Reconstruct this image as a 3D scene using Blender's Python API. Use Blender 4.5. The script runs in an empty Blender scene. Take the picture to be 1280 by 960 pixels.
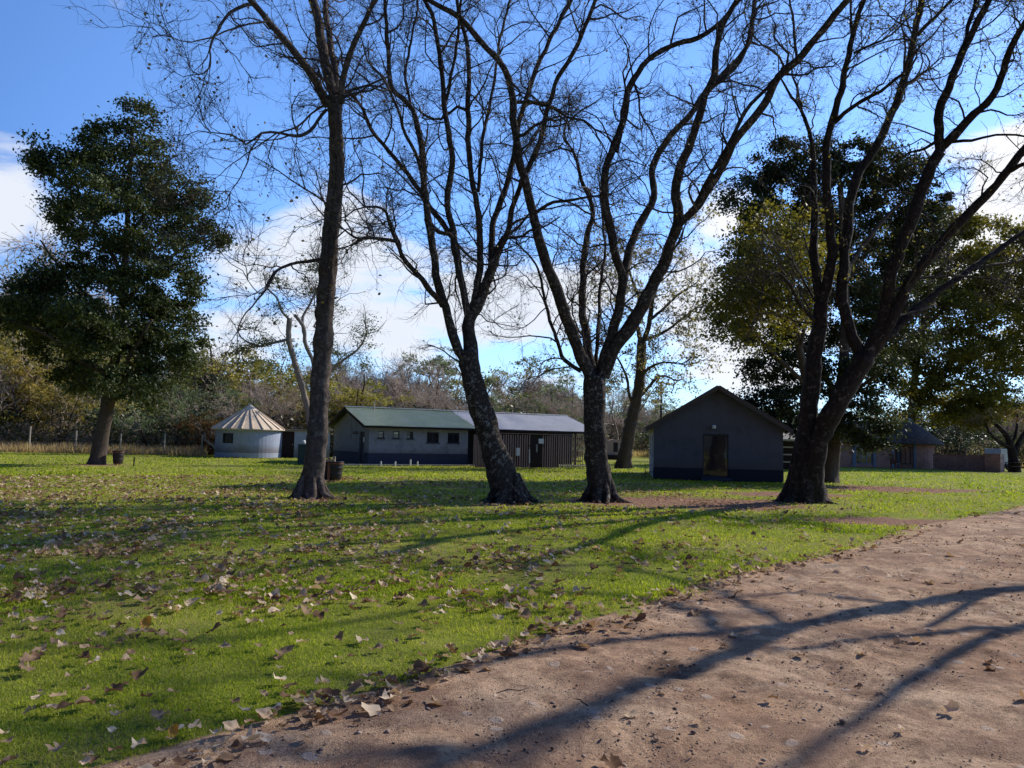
import bpy, math, random
import numpy as np
from mathutils import Vector, Matrix, noise
R = math.radians
sc = bpy.context.scene
col = sc.collection
rng = random.Random(7)
nr = np.random.default_rng(11)

# ------------------------------------------------------------------ camera
FOC, EYE = 950.0, 1.6
PITCH, ROLL = math.atan(71.5/FOC), R(1.23)
MC = Matrix.Rotation(R(90)+PITCH, 3, 'X') @ Matrix.Rotation(ROLL, 3, 'Z')
cam_d = bpy.data.cameras.new('camera')
cam = bpy.data.objects.new('camera', cam_d); col.objects.link(cam)
cam.matrix_world = Matrix.Translation((0, 0, EYE)) @ MC.to_4x4()
cam_d.sensor_width = 36; cam_d.lens = FOC/1280*36; cam_d.clip_end = 3000
sc.camera = cam
def at(px, py, Y):                       # world point at distance Y seen at a photo pixel
    v = MC @ Vector(((px-640)/FOC, (480-py)/FOC, -1))
    return Vector((0, 0, EYE)) + v*(Y/v.y)
def G(px, py, z=0.0):
    v = MC @ Vector(((px-640)/FOC, (480-py)/FOC, -1))
    return Vector((0, 0, EYE)) + v*((z-EYE)/v.z)
def HZ(px): return 551.5 + (px-640)*0.0214
def XY(px, Y):                           # ground point in direction px at distance Y
    p = at(px, 560, Y); return (p.x, p.y)

# ------------------------------------------------------------------ sun + sky
SAZ, SEL = R(57), R(33)
SUN = Vector((math.sin(SAZ)*math.cos(SEL), math.cos(SAZ)*math.cos(SEL), math.sin(SEL)))
ld = bpy.data.lights.new('sun', 'SUN'); ld.energy = 5.0; ld.angle = R(0.55); ld.color = (1.0, 0.93, 0.80)
lo = bpy.data.objects.new('sun', ld); col.objects.link(lo)
lo.rotation_euler = (-SUN).to_track_quat('-Z', 'Y').to_euler(); lo.location = (60, 40, 50)
sc.view_settings.view_transform = 'Standard'
try: sc.view_settings.look = 'None'
except Exception: pass
sc.view_settings.exposure = 0

class NT:
    def __init__(s, tree): s.t = tree; s.n = tree.nodes; s.l = tree.links
    def add(s, ty, **k):
        n = s.n.new(ty)
        for a, b in k.items(): setattr(n, a, b)
        return n
    def link(s, a, b): s.l.new(a, b)
    def val(s, sock, v):
        if isinstance(v, (int, float)): sock.default_value = v
        elif isinstance(v, (tuple, list)): sock.default_value = v if len(v) != 3 or sock.type == 'VECTOR' else (*v, 1)
        else: s.l.new(v, sock)
    def math(s, op, a, b=None, c=None, clamp=False):
        n = s.add('ShaderNodeMath', operation=op); n.use_clamp = clamp
        s.val(n.inputs[0], a)
        if b is not None: s.val(n.inputs[1], b)
        if c is not None: s.val(n.inputs[2], c)
        return n.outputs[0]
    def vmath(s, op, a, b=None):
        n = s.add('ShaderNodeVectorMath', operation=op); s.val(n.inputs[0], a)
        if b is not None: s.val(n.inputs[1], b)
        return n.outputs['Value'] if op in ('DOT_PRODUCT', 'LENGTH', 'DISTANCE') else n.outputs[0]
    def noise(s, vec, scale, detail=4, rough=0.55, dist=0.0):
        n = s.add('ShaderNodeTexNoise'); s.l.new(vec, n.inputs['Vector'])
        n.inputs['Scale'].default_value = scale; n.inputs['Detail'].default_value = detail
        n.inputs['Roughness'].default_value = rough; n.inputs['Distortion'].default_value = dist
        return n.outputs['Fac']
    def voro(s, vec, scale, out='Distance', feat='F1'):
        n = s.add('ShaderNodeTexVoronoi', feature=feat); s.l.new(vec, n.inputs['Vector']); n.inputs['Scale'].default_value = scale
        return n.outputs[out]
    def mr(s, v, a, b, c=0.0, d=1.0, smooth=False):
        n = s.add('ShaderNodeMapRange'); n.clamp = True
        if smooth: n.interpolation_type = 'SMOOTHSTEP'
        s.l.new(v, n.inputs[0])
        for i, q in zip((1, 2, 3, 4), (a, b, c, d)): n.inputs[i].default_value = q
        return n.outputs[0]
    def mix(s, f, a, b, blend='MIX'):
        n = s.add('ShaderNodeMix', data_type='RGBA', blend_type=blend)
        s.val(n.inputs[0], f); s.val(n.inputs[6], a); s.val(n.inputs[7], b)
        return n.outputs[2]
    def bump(s, h, strength, dist):
        n = s.add('ShaderNodeBump'); s.l.new(h, n.inputs['Height'])
        n.inputs['Strength'].default_value = strength; n.inputs['Distance'].default_value = dist
        return n.outputs[0]

w = bpy.data.worlds.new('World'); sc.world = w; w.use_nodes = True
t = NT(w.node_tree); t.n.clear()
sky = t.add('ShaderNodeTexSky', sky_type='NISHITA'); sky.sun_disc = False
sky.sun_elevation = SEL; sky.sun_rotation = SAZ; sky.altitude = 1400; sky.air_density = 1.0; sky.dust_density = 0.6; sky.ozone_density = 3.0
tc = t.add('ShaderNodeTexCoord'); D = tc.outputs['Generated']
sep = t.add('ShaderNodeSeparateXYZ'); t.link(D, sep.inputs[0])
hs = t.add('ShaderNodeHueSaturation'); t.link(sky.outputs[0], hs.inputs['Color']); hs.inputs['Saturation'].default_value = 1.0; hs.inputs['Value'].default_value = 1.75
skc = t.mix(1.0, hs.outputs[0], (0.95, 1.20, 1.52), 'MULTIPLY')
sd = t.vmath('DOT_PRODUCT', D, tuple(SUN))
skc = t.mix(1.0, skc, t.mix(t.mr(sd, -0.2, 0.40, 0, 1, True), (0.34, 0.42, 0.52), (1.06, 1.06, 1.06)), 'MULTIPLY')   # deep blue away from the sun
# clouds: noise over the direction, flattened towards the horizon, thicker in chosen banks
zz = t.math('MAXIMUM', sep.outputs[2], 0.0)
den = t.math('ADD', zz, 0.28)
cv = t.add('ShaderNodeCombineXYZ')
t.link(t.math('DIVIDE', sep.outputs[0], den), cv.inputs[0]); t.link(t.math('DIVIDE', sep.outputs[1], den), cv.inputs[1]); t.link(t.math('MULTIPLY', sep.outputs[2], 5.0), cv.inputs[2])
cn = t.noise(cv.outputs[0], 1.6, 8, 0.58, 0.25)
cn2 = t.noise(cv.outputs[0], 0.55, 3, 0.5)
base = t.math('MULTIPLY_ADD', cn2, 0.35, t.math('MULTIPLY', cn, 0.65))
bank = None
for px, py, rad, amp in [(0,262,.085,.28),(50,285,.08,.22),(-90,270,.13,.26),(20,230,.05,.2),(310,330,.13,.20),(400,320,.16,.22),(300,410,.14,.16),(470,390,.16,.18),(560,410,.14,.16),(640,400,.10,.12),
                         (800,300,.13,.14),(880,300,.12,.20),(900,400,.16,.20),(1270,240,.07,.34),(1340,300,.18,.30),(150,8,.05,.14),(700,480,.25,.1),(925,460,.12,.2)]:
    v = (MC @ Vector(((px-640)/FOC, (480-py)/FOC, -1))).normalized()
    d = t.vmath('DISTANCE', D, tuple(v))
    g = t.mr(d, rad*1.25, 0.0, 0.0, amp, True)
    bank = g if bank is None else t.math('MAXIMUM', bank, g)
cs = t.math('ADD', base, bank)
mask = t.mr(cs, 0.61, 0.72, 0, 1, True)
lowm = t.mr(sep.outputs[2], 0.0, 0.02, 0, 1, True)
mask = t.math('MULTIPLY', mask, 0.96)
cl_shade = t.noise(cv.outputs[0], 3.4, 5, 0.6)
thick = t.mr(cs, 0.70, 0.98, 0, 1, True)
ccol = t.mix(t.math('MULTIPLY', thick, t.mr(cl_shade, 0.4, 0.62)), (9.3, 9.5, 9.9), (6.9, 7.4, 8.5))
# brighter towards the sun
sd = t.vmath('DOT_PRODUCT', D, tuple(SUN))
ccol = t.mix(1.0, ccol, t.mix(t.mr(sd, 0.55, 0.95), (0.92, 0.95, 1.0), (1.25, 1.2, 1.15)), 'MULTIPLY')
hazem = t.mr(sep.outputs[2], 0.0, 0.30, 0.42, 0.0, True)
skc = t.mix(hazem, skc, (5.4, 6.8, 8.6))
fin = t.mix(mask, skc, ccol)
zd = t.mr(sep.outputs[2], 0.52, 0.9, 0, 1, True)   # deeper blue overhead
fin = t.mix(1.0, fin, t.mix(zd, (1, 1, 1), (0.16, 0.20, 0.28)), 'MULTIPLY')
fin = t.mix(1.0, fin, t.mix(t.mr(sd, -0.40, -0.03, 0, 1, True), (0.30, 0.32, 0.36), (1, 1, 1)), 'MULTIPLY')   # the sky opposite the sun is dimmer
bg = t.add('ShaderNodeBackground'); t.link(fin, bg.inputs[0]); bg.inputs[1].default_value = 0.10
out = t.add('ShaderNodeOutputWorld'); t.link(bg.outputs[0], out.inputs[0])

# ------------------------------------------------------------------ materials
def newmat(name):
    m = bpy.data.materials.new(name); m.use_nodes = True
    t = NT(m.node_tree); t.n.clear()
    o = t.add('ShaderNodeOutputMaterial'); b = t.add('ShaderNodeBsdfPrincipled')
    t.link(b.outputs[0], o.inputs[0])
    t.o = o; t.b = b
    return m, t
def coords(t, kind='Object'):
    return t.add('ShaderNodeTexCoord').outputs[kind]
def wpos(t): return t.add('ShaderNodeNewGeometry').outputs['Position']
def plain(name, c, rough=0.8, var=0.25, scale=3.0, metallic=0.0, bump=0.0, dirt=None, spec=0.3, splash=False):
    m, t = newmat(name); v = coords(t)
    n = t.noise(v, scale, 6, 0.65); n2 = t.noise(v, scale*9, 3)
    k = t.math('MULTIPLY_ADD', n, var*2, t.math('MULTIPLY_ADD', n2, var*0.6, 1-var*1.3))
    c2 = t.mix(1.0, (*c, 1), (1, 1, 1, 1), 'MULTIPLY')
    hsv = t.add('ShaderNodeHueSaturation'); t.val(hsv.inputs['Color'], (*c, 1)); t.link(k, hsv.inputs['Value'])
    cc = hsv.outputs[0]
    if dirt:
        dm = t.mr(t.noise(v, scale*1.7, 8, 0.7, 0.4), 0.5, 0.68, 0, 0.75)
        cc = t.mix(dm, cc, (*dirt, 1))
        if splash:
            sz_ = t.add('ShaderNodeSeparateXYZ'); t.link(v, sz_.inputs[0])
            st = t.add('ShaderNodeMapping'); t.link(v, st.inputs[0]); st.inputs['Scale'].default_value = (1.1, 1.1, .3)
            cc = t.mix(t.mr(t.noise(st.outputs[0], 1.5, 5, .7), .52, .75, 0, .3), cc, tuple([q*.55 for q in dirt]+[1]))
            cc = t.mix(t.mr(t.math('ADD', sz_.outputs[2], t.math('MULTIPLY', n, -.9)), .05, .6, .6, 0), cc, (.10, .07, .05, 1))
    t.link(cc, t.b.inputs['Base Color']); t.b.inputs['Roughness'].default_value = rough
    t.b.inputs['Metallic'].default_value = metallic; t.b.inputs['Specular IOR Level'].default_value = spec
    if bump: t.link(t.bump(n2, bump, 0.02), t.b.inputs['Normal'])
    return m
def leafmat(name, cols, trans=0.4, rough=0.55, patch=0.35, spec=0.35, pscale=0.5, obvar=False, tint=(1.25, 1.3, 0.7)):
    m, t = newmat(name)
    g = t.add('ShaderNodeAttribute', attribute_name='var')
    cr = t.add('ShaderNodeValToRGB'); t.link(g.outputs['Fac'], cr.inputs[0])
    cr.color_ramp.elements[0].color = (*cols[0], 1); cr.color_ramp.elements[1].color = (*cols[-1], 1)
    for i, c in enumerate(cols[1:-1]):
        e = cr.color_ramp.elements.new((i+1)/(len(cols)-1)); e.color = (*c, 1)
    n = t.noise(wpos(t), pscale, 3)
    c = t.mix(t.mr(n, 0.35, 0.65, 0, patch), cr.outputs[0], (*[x*0.45 for x in cols[0]], 1))
    if obvar:
        oi = t.add('ShaderNodeObjectInfo')
        h = t.add('ShaderNodeHueSaturation'); t.link(c, h.inputs['Color'])
        t.link(t.mr(oi.outputs['Random'], 0, 1, 0.7, 1.25), h.inputs['Value'])
        t.link(t.mr(t.math('FRACT', t.math('MULTIPLY', oi.outputs['Random'], 7.3)), 0, 1, 0.488, 0.515), h.inputs['Hue'])
        c = h.outputs[0]
    t.link(c, t.b.inputs['Base Color']); t.b.inputs['Roughness'].default_value = rough; t.b.inputs['Specular IOR Level'].default_value = spec
    tr = t.add('ShaderNodeBsdfTranslucent'); t.link(t.mix(1.0, c, tint, 'MULTIPLY'), tr.inputs[0])
    mx = t.add('ShaderNodeMixShader'); mx.inputs[0].default_value = trans
    t.link(t.b.outputs[0], mx.inputs[1]); t.link(tr.outputs[0], mx.inputs[2]); t.link(mx.outputs[0], t.o.inputs[0])
    return m
def barkmat(name, c, pale, amount=0.5, scale=3.0, thr=0.56):
    m, t = newmat(name); v = coords(t)
    mp = t.add('ShaderNodeMapping'); t.link(v, mp.inputs[0]); mp.inputs['Scale'].default_value = (1, 1, 0.22)
    f = t.noise(mp.outputs[0], scale*9, 8, 0.7, 0.5)
    n = t.noise(v, scale*3.2, 6, 0.7, 0.6); n3 = t.noise(v, scale*0.5, 3)
    n4 = t.noise(v, scale*14, 4, 0.7)
    a = t.mix(t.mr(f, 0.3, 0.7), (*[x*0.35 for x in c], 1), (*[x*1.35 for x in c], 1))
    mk = t.math('MULTIPLY', t.mr(n, thr, thr+0.07, 0, 1), t.mr(n3, 0.38, 0.6, 0.25, 1))
    mk = t.math('MULTIPLY', mk, t.mr(n4, 0.4, 0.6, 0.3, 1))
    a = t.mix(t.math('MULTIPLY', mk, amount), a, (*pale, 1))
    t.link(a, t.b.inputs['Base Color']); t.b.inputs['Roughness'].default_value = 0.92; t.b.inputs['Specular IOR Level'].default_value = 0.15
    t.link(t.bump(t.math('ADD', f, t.math('MULTIPLY', n4, 0.5)), 0.9, 0.03), t.b.inputs['Normal'])
    return m
BARK = barkmat('bark_lichened', (0.052, 0.039, 0.032), (0.44, 0.39, 0.34), 0.8, 3.4, 0.53)
BARK1 = barkmat('bark_grey', (0.095, 0.072, 0.062), (0.34, 0.29, 0.25), 0.55, 2.2, 0.5)
BARK4 = barkmat('bark_dark', (0.036, 0.026, 0.022), (0.30, 0.24, 0.20), 0.6, 2.0, 0.55)
BARKP = barkmat('bark_pale', (0.30, 0.25, 0.20), (0.55, 0.5, 0.45), 0.6)
BARKB = barkmat('bark_brown', (0.10, 0.075, 0.06), (0.26, 0.22, 0.19), 0.4)
TWIG = plain('twig_bark', (0.055, 0.042, 0.038), 0.85, 0.3)

# ------------------------------------------------------------------ object helpers
def tag(o, label=None, cat=None, group=None, kind=None):
    if label: o['label'] = label
    if cat: o['category'] = cat
    if group: o['group'] = group
    if kind: o['kind'] = kind
    return o
def empty(name, loc=(0, 0, 0), rz=0.0, label=None, cat=None, group=None):
    o = bpy.data.objects.new(name, None); col.objects.link(o); o.location = loc; o.rotation_euler = (0, 0, rz); o.empty_display_size = 0.3
    return tag(o, label, cat, group)
def link_mesh(name, me, mat=None, parent=None, loc=None):
    o = bpy.data.objects.new(name, me); col.objects.link(o)
    if mat is not None and not me.materials: me.materials.append(mat)
    if parent: o.parent = parent
    if loc is not None: o.location = loc
    return o
def np_mesh(name, V, F, smooth=False, var=None):
    """V (n,3), F (m,k) numpy"""
    me = bpy.data.meshes.new(name)
    V = np.asarray(V, dtype=np.float32); F = np.asarray(F, dtype=np.int32)
    m, k = F.shape
    me.vertices.add(len(V)); me.vertices.foreach_set('co', V.ravel())
    me.loops.add(m*k); me.loops.foreach_set('vertex_index', F.ravel())
    me.polygons.add(m); me.polygons.foreach_set('loop_start', np.arange(0, m*k, k, dtype=np.int32))
    if smooth: me.polygons.foreach_set('use_smooth', np.ones(m, dtype=bool))
    if var is not None:
        a = me.attributes.new('var', 'FLOAT', 'POINT'); a.data.foreach_set('value', np.asarray(var, dtype=np.float32))
    me.update(calc_edges=True)
    return me
class MB:
    def __init__(s): s.v = []; s.f = []
    def quadbox(s, c):                       # 8 corners
        b = len(s.v); s.v += [tuple(x) for x in c]
        s.f += [tuple(b+i for i in q) for q in ((0,3,2,1),(4,5,6,7),(0,1,5,4),(1,2,6,5),(2,3,7,6),(3,0,4,7))]
    def box(s, x0, x1, y0, y1, z0, z1):
        s.quadbox([(x0,y0,z0),(x1,y0,z0),(x1,y1,z0),(x0,y1,z0),(x0,y0,z1),(x1,y0,z1),(x1,y1,z1),(x0,y1,z1)])
        return s
    def bar(s, a, b, w, h=None, up=(0,0,1)):
        a, b = Vector(a), Vector(b); h = h or w
        d = (b-a).normalized(); u = Vector(up)
        if abs(d.dot(u)) > 0.95: u = Vector((1, 0, 0))
        sd = d.cross(u).normalized(); u = sd.cross(d).normalized()
        sd *= w/2; u *= h/2
        s.quadbox([a-sd-u, a+sd-u, b+sd-u, b-sd-u, a-sd+u, a+sd+u, b+sd+u, b-sd+u]); return s
    def tube(s, pts, rad, n=8, cap=True):
        pts = [Vector(p) for p in pts]
        if not isinstance(rad, (list, tuple)): rad = [rad]*len(pts)
        u = None; rings = []
        for i, p in enumerate(pts):
            d = (pts[min(i+1, len(pts)-1)]-pts[max(i-1, 0)]).normalized()
            if u is None:
                u = d.cross(Vector((0.31, 0.95, 0.05))).normalized()
            u = (u - d*u.dot(d)).normalized(); v = d.cross(u)
            b = len(s.v); rings.append(b)
            for k in range(n):
                a = 2*math.pi*k/n; s.v.append(tuple(p + (u*math.cos(a)+v*math.sin(a))*rad[i]))
        for i in range(len(pts)-1):
            a, b = rings[i], rings[i+1]
            for k in range(n): s.f.append((a+k, a+(k+1) % n, b+(k+1) % n, b+k))
        if cap:
            s.f.append(tuple(rings[0]+k for k in range(n-1, -1, -1))); s.f.append(tuple(rings[-1]+k for k in range(n)))
        return s
    def lathe(s, prof, n=24, cx=0, cy=0, cap=True):
        rings = []
        for r, z in prof:
            rings.append(len(s.v))
            for k in range(n):
                a = 2*math.pi*k/n; s.v.append((cx+r*math.cos(a), cy+r*math.sin(a), z))
        for a, b in zip(rings, rings[1:]):
            for k in range(n): s.f.append((a+k, a+(k+1) % n, b+(k+1) % n, b+k))
        if cap:
            s.f.append(tuple(rings[0]+k for k in range(n-1, -1, -1))); s.f.append(tuple(rings[-1]+k for k in range(n)))
        return s
    def prism(s, poly, y0, y1):              # poly in x,z extruded along y
        b = len(s.v); n = len(poly)
        s.v += [(x, y0, z) for x, z in poly] + [(x, y1, z) for x, z in poly]
        s.f.append(tuple(b+i for i in range(n))); s.f.append(tuple(b+n+i for i in range(n-1, -1, -1)))
        for i in range(n): j = (i+1) % n; s.f.append((b+i, b+n+i, b+n+j, b+j))
        return s
    def build(s, name, mat, parent=None, loc=None, smooth=False, bevel=0.0):
        me = bpy.data.meshes.new(name); me.from_pydata(s.v, [], s.f); me.update()
        if smooth:
            for p in me.polygons: p.use_smooth = True
        o = link_mesh(name, me, mat, parent, loc)
        if bevel:
            md = o.modifiers.new('bevel', 'BEVEL'); md.width = bevel; md.segments = 2; md.limit_method = 'ANGLE'
        return o
def wall_holes(mb, L, H, y0, y1, holes, x0=0.0, z0=0.0):
    """wall from x0..L, z0..H with rectangular holes (xa,xb,za,zb), made of butting boxes"""
    xs = sorted({x0, L, *[h[0] for h in holes], *[h[1] for h in holes]})
    for a, b in zip(xs, xs[1:]):
        hs = sorted([h for h in holes if h[0] <= a+1e-6 and h[1] >= b-1e-6], key=lambda h: h[2])
        z = z0
        for h in hs:
            if h[2] > z+1e-4: mb.box(a, b, y0, y1, z, h[2])
            z = h[3]
        if z < H-1e-4: mb.box(a, b, y0, y1, z, H)
# ------------------------------------------------------------------ growth helpers (numpy)
def unit(a): return a/np.maximum(np.linalg.norm(a, axis=-1, keepdims=True), 1e-9)
def walk(P, D, L, nseg, wig, up, nr=nr):
    N = len(P); pts = np.zeros((N, nseg+1, 3)); pts[:, 0] = P; d = unit(D)
    for i in range(nseg):
        d = unit(d + nr.normal(0, wig, (N, 3)) + np.array([0, 0, up]))
        pts[:, i+1] = pts[:, i] + d*(L/nseg)[:, None]
    return pts
def tubes(pts, rad, sides):
    N, n, _ = pts.shape
    T = np.zeros_like(pts); T[:, 1:-1] = pts[:, 2:]-pts[:, :-2]; T[:, 0] = pts[:, 1]-pts[:, 0]; T[:, -1] = pts[:, -1]-pts[:, -2]
    T = unit(T); ref = np.array([0.37, 0.61, -0.7]); U = unit(np.cross(T, ref)); W = np.cross(T, U)
    a = np.arange(sides)*2*math.pi/sides
    V = pts[:, :, None, :] + rad[:, :, None, None]*(U[:, :, None, :]*np.cos(a)[None, None, :, None]+W[:, :, None, :]*np.sin(a)[None, None, :, None])
    V = V.reshape(-1, 3)
    idx = (np.arange(N)*n*sides)[:, None, None] + (np.arange(n-1)*sides)[None, :, None]
    k = np.arange(sides)[None, None, :]; k2 = (k+1) % sides
    F = np.stack([idx+k, idx+k2, idx+sides+k2, idx+sides+k], -1).reshape(-1, 4)
    return V, F
def join(parts):
    Vs, Fs, o = [], [], 0
    for V, F in parts:
        Vs.append(V); Fs.append(F+o); o += len(V)
    return np.concatenate(Vs), np.concatenate(Fs)
def sprout(pts, k, t0, t1, ang, nr=nr):
    """k child starts on each polyline: positions, directions, parameter"""
    N, n, _ = pts.shape
    t = nr.uniform(t0, t1, (N, k)); f = t*(n-1); i = np.minimum(f.astype(int), n-2); fr = (f-i)[..., None]
    r = np.arange(N)[:, None]
    a, b = pts[r, i], pts[r, i+1]
    P = a*(1-fr)+b*fr; T = unit(b-a)
    Q = unit(np.cross(T, unit(nr.normal(0, 1, T.shape))))
    an = nr.normal(ang, 0.22, (N, k))[..., None]
    return P.reshape(-1, 3), unit(T*np.cos(an)+Q*np.sin(an)).reshape(-1, 3), t.reshape(-1)
def cards(P, size, nr=nr, jit=0.35, upb=0.3, aspect=0.55, fold=True):
    """one small kite-shaped leaf per point"""
    N = len(P); s = size*nr.uniform(1-jit, 1+jit, N)[:, None]
    nrm = unit(nr.normal(0, 1, (N, 3))+np.array([0, 0, upb])); a = unit(np.cross(nrm, nr.normal(0, 1, (N, 3)))); b = np.cross(nrm, a)
    V = np.stack([P-a*s*0.5, P+b*s*aspect*0.5+nrm*s*0.1, P+a*s*0.5, P-b*s*aspect*0.5+nrm*s*0.1], 1).reshape(-1, 3)
    F = np.arange(N*4).reshape(-1, 4)
    return V, F
def clumps(lobes, per, rc, nper, shell=0.75, nr=nr):
    """lobes: (centre, (rx,ry,rz)); leaf points gathered in clumps spread near the surface of each lobe"""
    out = []; var = []
    for (c, rr) in lobes:
        rr = np.array(rr, float); n = max(3, int(per*(rr[0]*rr[1]*rr[2])**(2/3)))
        d = unit(nr.normal(0, 1, (n, 3))); q = nr.uniform(0, 1, n)**(1/3)*(1-shell)+shell*nr.uniform(0.62, 1.06, n)
        cc = np.array(c)+d*rr*q[:, None]
        m = nr.integers(int(nper*0.5), int(nper*1.5)+1, n)
        r_ = rc*nr.uniform(0.6, 1.45, n)
        ii = np.repeat(np.arange(n), m)
        off = nr.normal(0, 1, (len(ii), 3))*np.array([1.0, 1.0, 0.62])*r_[ii][:, None]*0.55
        out.append(cc[ii]+off); cvv = nr.uniform(0, 1, n); var.append(np.clip(cvv[ii]*0.6+nr.uniform(0, 0.4, len(ii)), 0, 1))
    return np.concatenate(out), np.concatenate(var)

def resample(ctrl, step=0.22, jitter=0.0, seed=0):
    """smooth a control polyline of (Vector, radius)"""
    out = []
    n = len(ctrl)
    P = [c[0] for c in ctrl]; Rr = [c[1] for c in ctrl]
    for i in range(n-1):
        p0, p1, p2, p3 = P[max(i-1, 0)], P[i], P[i+1], P[min(i+2, n-1)]
        m = max(2, int((p2-p1).length/step))
        for j in range(m):
            u = j/m
            q = 0.5*((2*p1)+(p2-p0)*u+(2*p0-5*p1+4*p2-p3)*u*u+(3*p1-p0-3*p2+p3)*u**3)
            out.append((q, Rr[i]*(1-u)+Rr[i+1]*u))
    out.append((P[-1], Rr[-1]))
    if jitter:
        o2 = []
        for q, r in out:
            k = noise.noise_vector(q*1.7+Vector((seed, 0, 0)))*jitter + noise.noise_vector(q*4.5+Vector((0, seed, 0)))*jitter*0.35
            o2.append((q+Vector(k), r*(1+0.16*noise.noise(q*3.1))))
        out = o2
    return out

def limb_mesh(mb, path, sides, root=False, seed=0, rk=1.0):
    pts = [p for p, r in path]; u = None; prev = None
    base_z = pts[0].z
    for i, (p, r) in enumerate(path):
        d = (pts[min(i+1, len(pts)-1)]-pts[max(i-1, 0)]).normalized()
        if u is None: u = d.cross(Vector((0.2, 0.97, 0.1))).normalized()
        u = (u-d*u.dot(d)).normalized(); v = d.cross(u); b = len(mb.v)
        for k in range(sides):
            a = 2*math.pi*k/sides
            rr = r*(1+0.09*noise.noise(Vector((math.cos(a)*1.3, math.sin(a)*1.3, p.z*0.9+seed)))+0.05*noise.noise(Vector((math.cos(a)*3, math.sin(a)*3, p.z*3+seed))))
            if root:
                h = p.z-base_z
                fl = math.exp(-h/(0.33*rk))*rk
                for q in range(9):               # knots and burrs
                    hq = .5+q*.62+.3*math.sin(seed*3.1+q*5); aq = seed*2.7+q*2.4; da = math.atan2(math.sin(a-aq), math.cos(a-aq))
                    rr *= 1+.22*math.exp(-((h-hq)/.13)**2-(da/.42)**2)
                rr *= 1+fl*(0.28+0.42*max(0, math.sin(a*3+seed))+0.25*max(0, math.sin(a*5+seed*2.3))) + 0.05*math.sin(a*4+seed+h*0.5)
            mb.v.append(tuple(p+(u*math.cos(a)+v*math.sin(a))*rr))
        if prev is not None:
            for k in range(sides): mb.f.append((prev+k, prev+(k+1) % sides, b+(k+1) % sides, b+k))
        prev = b
    mb.f.append(tuple(prev+k for k in range(sides)))

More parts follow.
